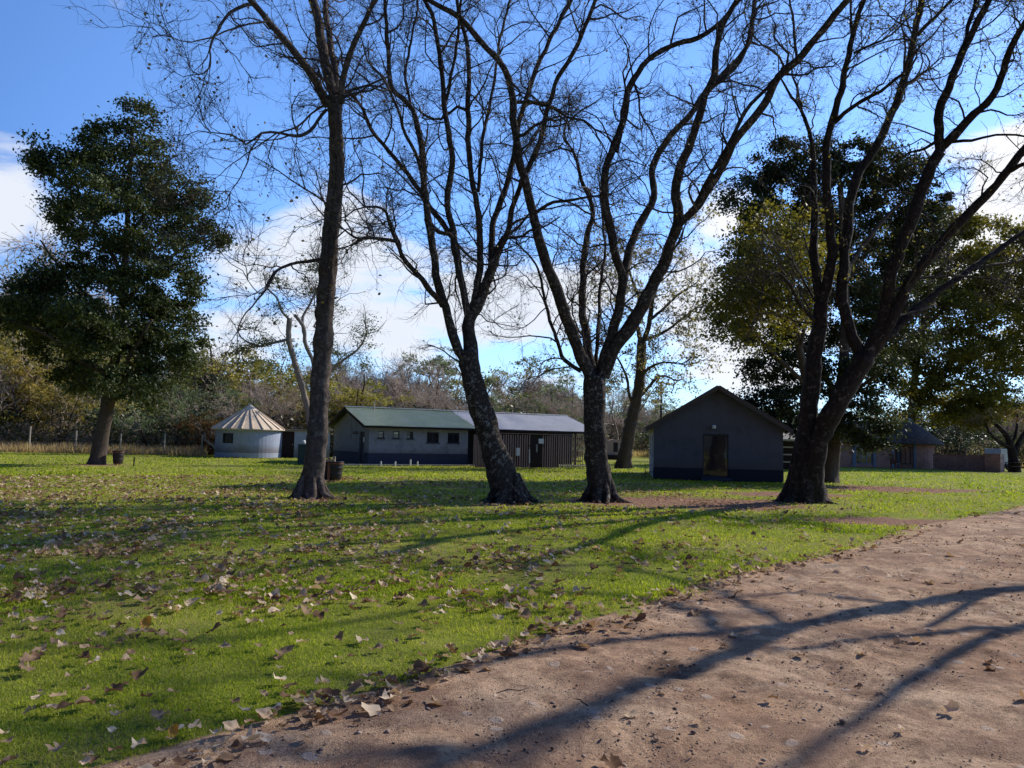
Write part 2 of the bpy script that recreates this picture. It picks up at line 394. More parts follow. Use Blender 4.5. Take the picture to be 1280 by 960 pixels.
def traced_tree(name, label, group, base, Y, limbs, bark, seed, twigk=1.0, leafn=2500, leafm=None, leafsize=0.07, cut_lo=0.035, ext=4.0, twiglen=1.0, cat='tree', lv3=5, thick=1.0, twigbias=0.03, r3=0.0028, rootk=1.0):
    """limbs: list of (key, parent, [(px,py)...], w0, w1, depth drift at the tip); first is the trunk.
       Every limb is a real tube with its own depth; nothing is flat."""
    nr = np.random.default_rng(seed)
    B = Vector(base); S = Y/FOC
    T = empty(name, B, 0, label, cat, group)
    known = {}; mb = MB(); wood = []
    for li, (key, par, pts, w0, w1, dd) in enumerate(limbs):
        d0 = 0.0
        if par:
            x, y = pts[0]; d0 = min(known[par], key=lambda q: (q[0]-x)**2+(q[1]-y)**2)[2]
        seg = [0.0]
        for a, b in zip(pts, pts[1:]): seg.append(seg[-1]+math.hypot(b[0]-a[0], b[1]-a[1]))
        tot = seg[-1]; kn = []; ctrl = []
        for (x, y), s in zip(pts, seg):
            f = s/tot; d = d0+(dd-d0)*f; kn.append((x, y, d))
            q = at(x, y, Y+d)-B; ctrl.append((q, (w0+(w1-w0)*f)*0.5*S*thick))
        dense = []
        for (a, b) in zip(kn, kn[1:]):
            for j in range(6): u = j/6; dense.append(tuple(a[i]*(1-u)+b[i]*u for i in range(3)))
        dense.append(kn[-1]); known[key] = dense
        if not par: ctrl.insert(0, (Vector((ctrl[0][0].x*0.9-0.0, ctrl[0][0].y, -0.25)), ctrl[0][1]*1.05)); ctrl[1] = (Vector((ctrl[1][0].x, ctrl[1][0].y, max(0.02, ctrl[1][0].z))), ctrl[1][1])
        # limbs that leave the top of the photograph keep growing
        if pts[-1][1] <= 5 and ext > 0:
            dirv = (ctrl[-1][0]-ctrl[-2][0]).normalized(); p = ctrl[-1][0]; r = ctrl[-1][1]; n = 6
            for k in range(n):
                dirv = (dirv+Vector((nr.normal(0, .2), nr.normal(0, .2), 0.12))).normalized(); p = p+dirv*ext/n; r *= 0.66
                ctrl.append((p, r))
        path = resample(ctrl, 0.12 if li == 0 else 0.2, 0.055 if par else 0.03, seed+li)
        if not par: path = path if True else path
        limb_mesh(mb, path, 28 if li == 0 else (12 if w0 > 6 else 8), root=(not par or key == 'u'), seed=seed+(3 if key == 'u' else 0), rk=rootk)
        wood.append((path, par is None))
    if rootk and ext > 0:                      # surface roots spreading from the foot
        r0 = wood[0][0][2][1]; a0 = nr.uniform(0, 1)
        for k in range(7):
            a = a0+2*math.pi*k/7+nr.uniform(-.3, .3); Lr = r0*nr.uniform(2.2, 3.6)*(0.8+.2*rootk); d = Vector((math.cos(a), math.sin(a), 0)); sd = Vector((-d.y, d.x, 0))*nr.uniform(-.25, .25)
            rr = r0*nr.uniform(.26, .42)
            c_ = [(d*r0*.6+Vector((0, 0, .75*rootk)), rr*.5), (d*r0*.95+Vector((0, 0, .36*rootk)), rr*.95), (d*r0*1.35+Vector((0, 0, .12)), rr), (d*Lr*.62+sd*Lr*.4+Vector((0, 0, -.01)), rr*.62), (d*Lr+sd*Lr+Vector((0, 0, -.10)), rr*.35)]
            limb_mesh(mb, resample(c_, .12, .02, seed+50+k), 9, seed=seed+k)
    tr = mb.build('trunk', bark, T, smooth=True)
    # branches and twigs
    P1, D1, L1, R1 = [], [], [], []
    for path, is_trunk in wood:
        n = len(path)
        for i in range(1, n):
            p, r = path[i]
            if is_trunk and i < n*0.75: continue
            if r > 0.17: continue
            prob = 0.52*twigk*(0.6 if r > 0.10 else 1.0)
            if p.z < 3.2: prob *= 0.25
            if nr.uniform() < prob:
                tn = (path[i][0]-path[i-1][0]).normalized()
                q = Vector(nr.normal(0, 1, 3)); q = (q-tn*q.dot(tn)).normalized()
                a = nr.uniform(0.5, 1.25); d = tn*math.cos(a)+q*math.sin(a)
                P1.append(p[:]); D1.append(d[:]); L1.append(nr.uniform(0.9, 2.6)*twiglen); R1.append(min(r*0.55, nr.uniform(0.016, 0.034)))
        if is_trunk or r > 0.0 and path[-1][1] > 0.12: continue
        p, r = path[-1]; tn = (path[-1][0]-path[-2][0]).normalized()
        for _ in range(3):
            P1.append(p[:]); D1.append((tn+Vector(nr.normal(0, .45, 3))).normalized()[:]); L1.append(nr.uniform(1.2, 2.6)*twiglen); R1.append(min(0.05, max(0.012, r*0.8)))
    P1, D1, L1, R1 = map(np.array, (P1, D1, L1, R1))
    prt = []
    a = walk(P1, D1, L1, 7, 0.30, 0.04, nr); prt.append(tubes(a, R1[:, None]*np.linspace(1, 0.35, 8)[None, :], 5))
    P2, D2, t2 = sprout(a, 8, 0.15, 1.0, 0.8, nr); L2 = np.repeat(L1, 8)*nr.uniform(0.25, 0.6, len(P2)); R2 = np.full(len(P2), 0.0075)
    b = walk(P2, D2, L2, 5, 0.28, twigbias, nr); prt.append(tubes(b, R2[:, None]*np.linspace(1, 0.5, 6)[None, :], 3))
    P3, D3, t3 = sprout(b, lv3, 0.15, 1.0, 0.75, nr); L3 = nr.uniform(0.15, 0.5, len(P3))*twiglen
    c = walk(P3, D3, L3, 3, 0.3, twigbias, nr); prt.append(tubes(c, np.full((len(P3), 4), r3)*np.linspace(1, 0.6, 4)[None, :], 3))
    V, F = join(prt)
    link_mesh('branches', np_mesh('branches', V, F, True), TWIG, T)
    if leafn:
        tips = c.reshape(-1, 3); sel = nr.choice(len(tips), min(leafn, len(tips)), replace=False)
        Pl = tips[sel]+nr.normal(0, 0.03, (len(sel), 3))
        V, F = cards(Pl, leafsize, nr, 0.4, 0.0, 0.7); var = np.repeat(nr.uniform(0, 1, len(Pl)), 4)
        link_mesh('leaves', np_mesh('leaves', V, F, False, var), leafm, T)
    return T, tips if leafn else None

LEAF_DRY = leafmat('dry_leaf', [(0.11, 0.065, 0.035), (0.20, 0.13, 0.06), (0.25, 0.20, 0.07)], 0.35)
LEAF_YEL = leafmat('yellowing_leaf', [(0.10, 0.11, 0.025), (0.22, 0.20, 0.04), (0.30, 0.24, 0.06)], 0.4)
LEAF_EVG = leafmat('evergreen_leaf', [(0.022, 0.032, 0.010), (0.07, 0.088, 0.026), (0.17, 0.19, 0.075)], 0.2, 0.6, 0.3, 0.25)
LEAF_EVG2 = leafmat('dark_evergreen_leaf', [(0.014, 0.022, 0.012), (0.042, 0.056, 0.022), (0.11, 0.115, 0.04)], 0.25, 0.6, 0.3, 0.25)
LEAF_OLV = leafmat('olive_leaf', [(0.07, 0.075, 0.016), (0.18, 0.165, 0.03), (0.36, 0.27, 0.045)], 0.5, 0.5, 0.4)
LEAF_PALE = leafmat('pale_leaf', [(0.25, 0.20, 0.13), (0.35, 0.30, 0.17), (0.42, 0.36, 0.16)], 0.4)

MAING = 'bare deciduous trees standing in a row on the lawn'
b1 = G(388, 622); b2 = G(637, 627); b3 = G(752, 626); b4 = G(1001, 627)
t1 = [
 ('t', None, [(388,624),(391,596),(397,545),(400,480),(405,420),(408,360),(413,300),(418,250),(421,200),(420,160),(416,122)], 31, 18, 0.2),
 ('t2', 't', [(402,470),(409,400),(413,340),(417,300),(423,255),(425,210),(424,165),(422,128)], 9, 11, -0.3),
 ('a', 't', [(410,132),(400,114),(386,89),(367,62),(345,38),(328,17),(309,-4),(292,-30),(262,-50)], 13, 5, -2.2),
 ('a2', 'a', [(318,4),(296,10),(280,24),(264,56),(262,84),(248,92)], 5, 1.6, -2.8),
 ('a3', 'a', [(338,27),(312,28),(280,40),(240,52),(215,45)], 3, 1, -3.2),
 ('b', 't', [(416,124),(410,95),(403,66),(398,30),(390,0)], 16, 12, 0.9),
 ('c', 't', [(418,124),(420,95),(416,66),(409,34),(407,0)], 11, 8, 1.4),
 ('d', 't2', [(425,130),(429,100),(436,70),(452,34),(469,0)], 9, 6.5, -0.8),
 ('f', 't', [(408,137),(392,156),(374,171),(352,167),(326,166),(308,181),(290,170),(262,165)], 5.5, 1.4, -2.0),
 ('f2', 't', [(405,130),(388,142),(372,158),(345,168),(318,185),(292,205),(270,222)], 3.5, 1, 1.2),
 ('f3', 'f', [(326,166),(312,195),(300,225),(288,240)], 2.5, 1, -2.6),
 ('g', 't', [(405,324),(385,327),(363,331),(343,341),(334,361),(314,382),(301,405)], 5.5, 1.4, -1.6),
 ('g2', 'g', [(363,331),(350,335),(330,362),(322,366),(310,350)], 2.6, 1, -2.2),
 ('h', 't2', [(420,300),(432,285),(447,292),(462,282)], 2.5, 1, -1.0)]
traced_tree('bare_tree', 'tall bare tree with one slim, nearly straight grey trunk that forks high up', MAING, b1, b1.y, t1, BARK1, 21, 0.9, 1500, LEAF_DRY, 0.085, lv3=7, thick=.9, ext=7, r3=.0032)
t2 = [
 ('t', None, [(637,628),(626,590),(613,550),(601,512),(591,475),(584,440)], 40, 28, 0.0),
 ('R', 't', [(592,478),(588,430),(587,400),(604,368),(617,331),(630,296)], 24, 11, 0.6),
 ('p', 'R', [(612,345),(613,318),(617,275),(630,241),(640,206),(650,148),(671,86),(691,41),(715,0)], 10, 6.5, 2.2),
 ('q', 'R', [(622,315),(636,289),(639,261),(654,227),(671,186),(685,138),(698,96),(722,55),(743,0)], 9, 5.5, -1.2),
 ('r', 'R', [(590,400),(596,362),(601,318),(597,258),(588,220),(585,138),(585,69),(575,21),(571,0)], 11, 6, 1.4),
 ('r2', 'r', [(597,240),(601,205),(604,172),(612,131),(620,90),(623,52),(633,20),(640,-2)], 6, 4, 2.4),
 ('N', 'R', [(587,408),(582,375),(570,323),(567,290),(559,251),(566,206),(561,165),(555,120),(550,76),(543,27),(530,0)], 12, 5.5, -0.4),
 ('N2', 'N', [(556,130),(564,95),(571,58),(574,25),(576,0)], 5, 4, -1.0),
 ('M', 't', [(586,460),(568,427),(556,384),(544,343),(543,323),(533,268),(530,234),(526,172),(512,131),(496,118),(487,103),(485,62),(481,0)], 14, 4.5, -1.6),
 ('M2', 'M', [(531,236),(522,200),(508,170),(497,136),(487,112)], 5.5, 4, -2.2),
 ('M3', 'M', [(513,133),(507,100),(512,60),(520,20),(522,-3)], 4, 3, -1.0),
 ('L', 'M', [(552,382),(544,370),(523,343),(503,319),(491,291),(483,266),(472,259),(455,259)], 9, 2.6, -3.0),
 ('L2', 'L', [(494,303),(478,299),(462,297),(449,299),(438,295)], 5, 3.2, -3.2),
 ('e', 'N', [(568,299),(552,278),(526,241),(499,203),(468,168),(451,131),(430,112),(405,100),(386,84)], 9, 3.4, 1.6),
 ('e2', 'M', [(532,272),(548,290),(562,294),(570,304)], 6, 6, -0.6),
 ('x', 'R', [(604,370),(618,360),(612,330),(598,312)], 3, 1.5, 1.0),
 ('y', 'p', [(641,205),(655,190),(678,160),(690,158)], 4, 2, 2.6),
 ('z', 'r', [(585,140),(570,135),(552,148),(535,146),(520,134)], 5, 2.2, 0.8),
 ('z2', 'p', [(652,135),(668,128),(690,133),(706,142)], 4.5, 2, 2.6)]
traced_tree('bare_tree', 'bare tree with a strongly left-leaning blotchy trunk, in front of the slatted enclosure', MAING, b2, b2.y, t2, BARK, 33, 0.95, 1700, LEAF_DRY, 0.075, lv3=8, thick=.87, ext=7, r3=.0034)
t3 = [
 ('t', None, [(753,627),(750,600),(745,567),(743,530),(743,500),(744,470)], 35, 33, 0.0),
 ('A', 't', [(741,478),(728,450),(710,405),(698,370),(686,335),(674,303),(667,265),(654,220),(645,172),(642,138),(636,100),(623,76),(595,45),(575,24),(545,5),(525,-4)], 19, 6, -2.4),
 ('A2', 'A', [(725,462),(706,450),(694,421),(682,376),(670,331),(651,308)], 7, 3, 2.0),
 ('A3', 'A', [(668,268),(685,255),(708,250),(735,246),(762,243)], 6, 2, -2.8),
 ('A4', 'A', [(645,174),(655,168),(668,158),(676,155)], 5, 4, -2.6),
 ('A5', 'A', [(636,102),(648,112),(650,118)], 4, 2.5, -2.2),
 ('A6', 'A', [(640,128),(665,128),(690,134),(708,146),(728,150),(742,160)], 5.5, 3, -0.8),
 ('B', 't', [(743,474),(733,425),(728,384),(730,331),(735,291),(740,262),(727,225),(717,190)], 15, 5, 2.2),
 ('B2', 't', [(745,470),(747,412),(751,351),(756,311),(752,262),(749,232)], 7, 3, 3.2),
 ('C', 't', [(752,462),(766,414),(776,380),(779,351),(771,325),(762,280),(755,248),(757,212),(768,180),(780,148),(784,117),(803,82),(837,58),(872,47),(901,27),(923,3)], 16, 6, -0.8),
 ('C2', 'C', [(779,350),(786,312),(802,276),(816,248),(817,206),(834,175),(858,148),(879,120),(903,93),(934,58),(941,17),(944,-2)], 13, 7, 2.2),
 ('C3', 'C', [(772,190),(777,170),(778,140),(783,118)], 6, 5, -0.2),
 ('C4', 'C', [(791,98),(798,118),(800,140),(812,160),(822,182)], 4, 1.6, -1.4),
 ('D', 't', [(752,470),(765,440),(784,415),(808,372),(828,331),(840,300),(848,270),(846,248),(848,220),(862,179),(874,145),(882,120),(893,96),(896,52),(915,8),(921,-3)], 22, 7, -1.6),
 ('D2', 'D', [(838,303),(848,281),(872,257),(900,213),(920,172),(941,151),(961,120),(975,96),(996,76),(1020,48),(1044,17),(1059,-2)], 12, 9, -3.6),
 ('D3', 'D', [(850,280),(868,262),(884,224),(908,188),(924,151),(948,120),(975,94)], 7, 5, -2.4),
 ('D4', 'D', [(885,114),(905,97),(925,78),(938,42),(942,5),(944,-4)], 7, 5, -1.0),
 ('D5', 'D2', [(996,77),(993,45),(988,10),(986,-4)], 4, 2.6, -3.0),
 ('E', 'D2', [(870,258),(862,240),(868,225)], 4, 2, -2.2)]
traced_tree('bare_tree', 'bare tree with an upright dark trunk and vase of limbs, left of the gabled building', MAING, b3, b3.y, t3, BARK, 47, 0.95, 1900, LEAF_DRY, 0.075, lv3=8, thick=.83, ext=7, r3=.0034)
t4 = [
 ('t', None, [(1000,629),(1003,595),(1007,550),(1012,500),(1017,455),(1024,405),(1027,380)], 30, 20, 0.0),
 ('u', 't', [(1013,628),(1016,590),(1025,552),(1039,518),(1053,492),(1066,470),(1082,446)], 24, 28, -0.8),
 ('L1', 't', [(1027,384),(1018,330),(1018,260),(1017,210),(1015,179),(1001,137),(989,122),(976,98)], 16, 3, 1.6),
 ('L1b', 'L1', [(1001,139),(997,117),(991,92),(991,70)], 5, 2, 2.0),
 ('L2', 't', [(1027,384),(1040,320),(1034,250),(1033,200),(1035,172),(1049,124),(1059,79),(1066,48),(1073,17),(1080,-2)], 16, 6, -0.8),
 ('L2b', 'L2', [(1044,152),(1055,142),(1070,131),(1085,122),(1101,113),(1118,100),(1131,92)], 6.5, 4, -2.4),
 ('L2c', 'L2', [(1066,50),(1063,30),(1064,-3)], 4, 3, -0.4),
 ('L2d', 'L2', [(1068,66),(1090,55),(1112,45),(1128,30),(1140,20)], 4, 1.6, -1.6),
 ('L3', 'u', [(1078,452),(1066,420),(1052,370),(1056,320),(1062,265),(1070,224),(1100,174),(1121,127),(1135,82),(1145,38),(1152,-2)], 17, 9, 1.0),
 ('L3b', 'L3', [(1148,44),(1158,32),(1169,21),(1193,-3)], 6, 4, 0.4),
 ('L3c', 'L3', [(1131,108),(1145,98),(1160,86)], 6, 3.5, 1.6),
 ('R2', 'u', [(1082,448),(1104,398),(1112,355),(1122,320),(1142,268),(1159,220),(1174,190)], 18, 15, -1.6),
 ('R2a', 'R2', [(1175,190),(1174,162),(1174,137),(1190,100),(1207,58),(1224,24),(1239,-4)], 13, 8, -2.2),
 ('R2c', 'R2a', [(1205,62),(1210,35),(1218,10),(1219,-3)], 6, 5, -1.6),
 ('R2b', 'R2', [(1178,184),(1192,170),(1217,144),(1248,110),(1259,69),(1281,30),(1300,-4)], 12, 6, -3.6),
 ('R2d', 'R2', [(1185,178),(1215,175),(1245,168),(1290,170)], 4.5, 2, -3.0),
 ('R2e', 'R2', [(1172,176),(1155,186),(1135,190)], 5, 2.5, -0.8),
 ('R1', 'u', [(1084,446),(1112,405),(1136,356),(1160,325),(1197,280),(1231,248),(1259,213),(1281,185),(1320,140),(1360,95)], 17, 7, -3.0),
 ('R1b', 'R1', [(1259,214),(1285,204),(1320,196)], 6, 3, -3.6),
 ('R3', 'u', [(1084,450),(1118,412),(1160,374),(1217,335),(1255,308),(1290,285),(1340,268)], 13, 6, 1.8),
 ('R3b', 'R3', [(1217,336),(1245,330),(1275,325),(1310,310)], 5, 3, 2.6),
 ('R4', 'R2', [(1108,372),(1140,352),(1180,345),(1215,346),(1250,350)], 4, 2, 0.6),
 ('L5', 't', [(1024,405),(1000,380),(985,352),(970,340),(955,350)], 6, 2, -1.6),
 ('L6', 't', [(1026,385),(1010,360),(1000,340),(985,320)], 5, 2, 1.8)]
traced_tree('bare_tree', 'massive dark bare tree with twin fused trunks, right of the gabled building', MAING, b4, b4.y, t4, BARK4, 59, 0.9, 3600, LEAF_YEL, 0.08, lv3=8, rootk=1.9, thick=.87, ext=7, r3=.0034)

# tree near the far lawn, in front of the wood
b5 = G(780, 585)
t5 = [
 ('t', None, [(779,585),(784,555),(788,530),(797,494),(801,460),(802,425)], 17, 11, 0.0),
 ('a', 't', [(801,430),(810,410),(816,372),(824,345),(834,322),(850,300)], 7, 2.4, -3),
 ('a2', 'a', [(812,400),(830,385),(848,368),(864,358)], 4, 1.8, 1.0),
 ('b', 't', [(801,428),(796,400),(798,372),(790,350),(784,325),(776,305)], 6, 2, 3.0),
 ('c', 't', [(800,470),(815,458),(832,453),(846,455)], 4.6, 1.6, -2.0),
 ('d', 't', [(795,500),(808,488),(820,473),(834,470),(843,475)], 5.2, 2.0, 1.6),
 ('e', 't', [(793,512),(786,490),(783,470),(772,449),(758,436)], 4.6, 1.6, -1.0),
 ('f', 't', [(802,426),(820,420),(838,410),(860,392),(870,385)], 4.5, 1.8, 0.0),
 ('g', 'b', [(797,392),(770,372),(756,350),(745,338)], 3.6, 1.6, 1.0)]
traced_tree('bare_tree', 'slimmer half-bare tree with pale leaves on the far lawn left of the gabled building', None, b5, b5.y, t5, BARKB, 71, 1.1, 9000, LEAF_PALE, 0.16, ext=0, twiglen=1.5, lv3=5, r3=0.006)
# gum tree rising behind the link between the round hut and the toilet block
p6 = XY(389, 63)
t6 = [
 ('t', None, [(388,570),(388,533),(380,492),(369,455),(361,424),(362,398)], 9, 6, 0),
 ('u', 't', [(388,545),(397,500),(392,455),(382,430),(380,410),(368,394)], 6, 4.5, -1),
 ('a', 't', [(362,424),(345,428),(325,432),(305,425),(298,415)], 4, 1.6, -2),
 ('b', 'u', [(382,430),(378,400),(390,375),(400,352),(396,330)], 4, 1.6, 2),
 ('c', 'u', [(394,470),(415,462),(432,448),(450,434),(458,418)], 4.5, 1.6, -2),
 ('d', 'u', [(395,485),(410,472),(424,450),(436,440)], 3.5, 1.4, 2),
 ('e', 't', [(362,400),(352,388),(346,372),(334,360),(330,345)], 3.5, 1.4, 0),
 ('f', 'u', [(392,458),(402,440),(410,420),(405,400),(415,380)], 3.5, 1.4, 3)]
T6, _ = traced_tree('gum_tree', 'pale-barked gum tree with airy grey-green foliage behind the round hut', None, (p6[0], p6[1], 0), 63, t6, BARKP, 83, 0.8, 0, None, ext=0, twiglen=1.3, lv3=3, r3=0.007)
LEAF_GUM = leafmat('gum_leaf', [(0.07, 0.085, 0.05), (0.13, 0.15, 0.085), (0.22, 0.23, 0.14)], 0.35)
def leaf_crown(T, base, lobes_px, Y, per, rc, nper, size, mat, seed, name='crown', upb=0.3, dscale=1.0, shell=0.75):
    S = Y/FOC; lobes = []
    for (px, py, rx, ry, dd) in lobes_px:
        c = at(px, py, Y+dd)-Vector(base); lobes.append((c[:], (rx*S, rx*S*dscale, ry*S)))
    n_ = np.random.default_rng(seed)
    P, v = clumps(lobes, per, rc, nper, shell, n_)
    P[:, 2] = np.maximum(P[:, 2], 0.25)
    V, F = cards(P, size, n_, 0.35, upb)
    return link_mesh(name, np_mesh(name, V, F, False, np.repeat(v, 4)), mat, T)
leaf_crown(T6, (p6[0], p6[1], 0), [(318,420,26,18,-2),(298,432,12,10,-2),(350,395,14,20,0),(395,352,18,22,2),(385,330,14,14,1),(352,352,18,14,0),(410,390,18,18,2),(418,430,20,16,2),(456,418,14,22,-2),(440,455,24,12,0),(400,430,16,18,2),(330,455,20,14,0),(463,405,8,10,-2),(360,440,18,14,1)], 63, 8, 0.6, 45, 0.17, LEAF_GUM, 84)

# ------------------------------------------------------------------ evergreens
def evergreen(name, label, base, Y, trunk, limbs, lobes, leafm, seed, per=2.4, rc=0.42, nper=170, size=0.15, barkm=BARKB, group=None):
    T = empty(name, (base[0], base[1], 0), 0, label, 'tree', group); S = Y/FOC; mb = MB()
    for i, (pts, w0, w1, dd) in enumerate([trunk]+limbs):
        c = []
        for k, (x, y) in enumerate(pts):
            f = k/(len(pts)-1); q = at(x, y, Y+dd*f)-Vector((base[0], base[1], 0))
            c.append((q, (w0+(w1-w0)*f)*0.5*S))
        if i == 0: c.insert(0, (Vector((c[0][0].x, c[0][0].y, -0.3)), c[0][1]))
        limb_mesh(mb, resample(c, 0.4, 0.05, seed+i), 18 if i == 0 else 8, root=(i == 0), seed=seed)
    mb.build('trunk', barkm, T, smooth=True)
    leaf_crown(T, (base[0], base[1], 0), lobes, Y, per, rc, nper, size, leafm, seed)
    return T
b7 = G(121, 580)
evergreen('evergreen_tree', 'tall dark evergreen with a ragged pointed crown beside a small black bin', b7, b7.y,
 ([(121,581),(127,545),(133,510),(138,480),(148,430),(155,350),(160,260),(166,160)], 19, 4, 0),
 [([(136,515),(147,480),(165,440),(190,400)], 9, 3, -2), ([(150,420),(120,380),(80,340),(50,300)], 7, 2, 1), ([(154,380),(190,340),(230,310),(262,295)], 7, 2, 1.5),
  ([(155,350),(120,280),(80,230),(45,205)], 6, 2, -1), ([(158,300),(190,260),(230,240)], 5, 2, -2), ([(140,470),(100,450),(60,420),(10,400)], 8, 3, -2)],
 [(168,140,14,22,0),(178,168,30,20,0),(140,172,28,20,0),(112,185,26,16,-1),(60,195,34,14,-1),(42,212,22,11,-1),(95,215,42,22,0),(150,205,42,28,1),(190,200,24,18,0),
  (120,240,52,26,-1),(175,240,50,32,1),(215,238,36,24,0),(245,250,24,20,0),(75,262,22,18,1),(100,275,44,26,1),(155,280,52,32,-2),(205,280,40,30,1),(248,295,36,17,1),(268,290,20,13,1),(232,262,26,18,0),
  (110,315,42,26,0),(160,325,42,34,2),(210,325,34,26,-1),(60,345,30,14,0),(95,352,50,24,1),(150,365,55,32,-1),(205,365,46,28,1),(238,350,16,14,0),
  (30,372,48,22,1),(10,392,58,26,-1),(70,395,60,30,0),(130,408,58,34,-2),(185,405,55,34,0),(225,400,32,26,1),(243,420,20,22,0),(35,415,36,18,0),
  (90,435,46,28,1),(140,448,55,30,-1),(195,440,50,32,1),(232,452,26,20,0),(110,470,38,20,0),(160,480,38,18,-2),(200,475,30,20,0),(75,462,26,16,0),(183,505,16,10,-1)],
 LEAF_EVG, 101, per=6.6, rc=0.58, nper=215, size=0.175)
b8 = G(1036, 603)
EV = evergreen('evergreen_tree', 'broad near-black evergreen right behind the massive twin-trunked bare tree', b8, b8.y,
 ([(1036,604),(1040,560),(1050,500),(1056,430),(1055,330),(1050,230)], 22, 6, 0),
 [([(1050,500),(1010,440),(970,400),(930,370)], 9, 3, 1), ([(1052,470),(1090,430),(1130,400),(1170,380)], 9, 3, 2), ([(1055,380),(1000,320),(950,280)], 7, 3, 2), ([(1056,340),(1100,280),(1140,240)], 7, 3, 1), ([(1048,510),(1080,480),(1095,470)], 6, 3, -2)],
 [(985,195,40,24,2),(950,215,28,24,2),(1020,200,40,26,1),(1070,200,42,24,1),(1110,200,36,24,1),(1140,215,26,24,2),(935,255,34,28,1),(985,245,50,34,2),(1045,245,54,36,1),(1110,250,50,36,2),(1160,245,28,26,2),
  (960,300,46,34,3),(1020,300,52,36,2),(1090,310,58,40,3),(1150,300,44,40,3),(930,350,36,30,2),(985,360,50,34,2),(1050,370,54,38,2),(1120,370,56,36,4),
  (915,395,30,22,0),(960,410,44,26,1),(1010,420,44,30,2),(960,460,36,24,1),(1000,475,44,30,1),(970,505,38,24,0),(1000,530,22,16,-1),(945,490,18,16,0),
  (1080,430,44,30,2),(1085,470,34,34,-1),(1070,510,30,30,-1),(1098,520,22,30,-2),(1090,548,18,14,-2),(1060,540,22,18,-1),(1130,420,40,26,3)],
 LEAF_EVG2, 103, per=11, rc=0.5, nper=190, size=0.16)
# olive-gold tree in front of it on the left, and a big one to the right
b9 = XY(1012, 31.5)
evergreen('leafy_tree', 'olive and gold leafed tree overhanging the right slope of the gabled building', (b9[0], b9[1], 0), 31.5,
 ([(1012,608),(1012,560),(1009,500),(1000,440),(985,370),(970,310)], 14, 4, 0), [([(1006,480),(960,435),(920,395)], 6, 2, 0), ([(1000,440),(1010,390),(1030,340)], 5, 2, -1)],
 [(965,280,38,22,-2),(1000,290,36,24,-2),(930,310,30,24,-1),(975,320,52,28,-3),(915,350,30,26,-1),(955,355,48,28,-3),(1010,340,38,30,-3),(900,385,24,20,-1),(940,390,44,24,-3),(990,385,42,26,-3),(905,415,24,14,0),(950,425,34,16,-2)],
 LEAF_OLV, 105, per=14, rc=0.5, nper=66, size=0.16)
b10 = XY(1140, 74)
evergreen('leafy_tree', 'large olive-brown leafed tree rising behind the thatched round hut', (b10[0], b10[1], 0), 74,
 ([(1138,578),(1139,540),(1141,500),(1146,450),(1160,380),(1185,320)], 12, 4, 0), [([(1141,510),(1180,460),(1220,430)], 7, 3, -2), ([(1145,460),(1110,420),(1100,400)], 6, 2, 1), ([(1155,410),(1200,370),(1250,350)], 6, 2, 0), ([(1142,490),(1200,480),(1240,490)], 5, 2, -2)],
 [(1110,300,34,26,1),(1100,350,34,30,1),(1100,400,36,28,1),(1110,450,30,26,1),(1180,285,40,26,0),(1230,300,44,26,0),(1280,310,44,30,1),(1160,320,38,30,1),(1210,345,46,32,-1),(1265,355,50,34,0),(1320,350,40,40,0),(1150,375,36,30,0),(1195,395,46,30,-2),(1250,405,50,32,0),(1310,410,44,36,1),
  (1135,430,30,24,-1),(1175,440,44,26,-2),(1230,450,46,28,-1),(1285,450,40,30,0),(1150,480,34,22,-1),(1200,490,46,24,-2),(1245,500,38,20,-1),(1215,520,32,13,-2),(1165,515,30,14,-1),(1245,520,20,10,-2)],
 LEAF_OLV, 107, per=5.6, rc=0.85, nper=95, size=0.31)

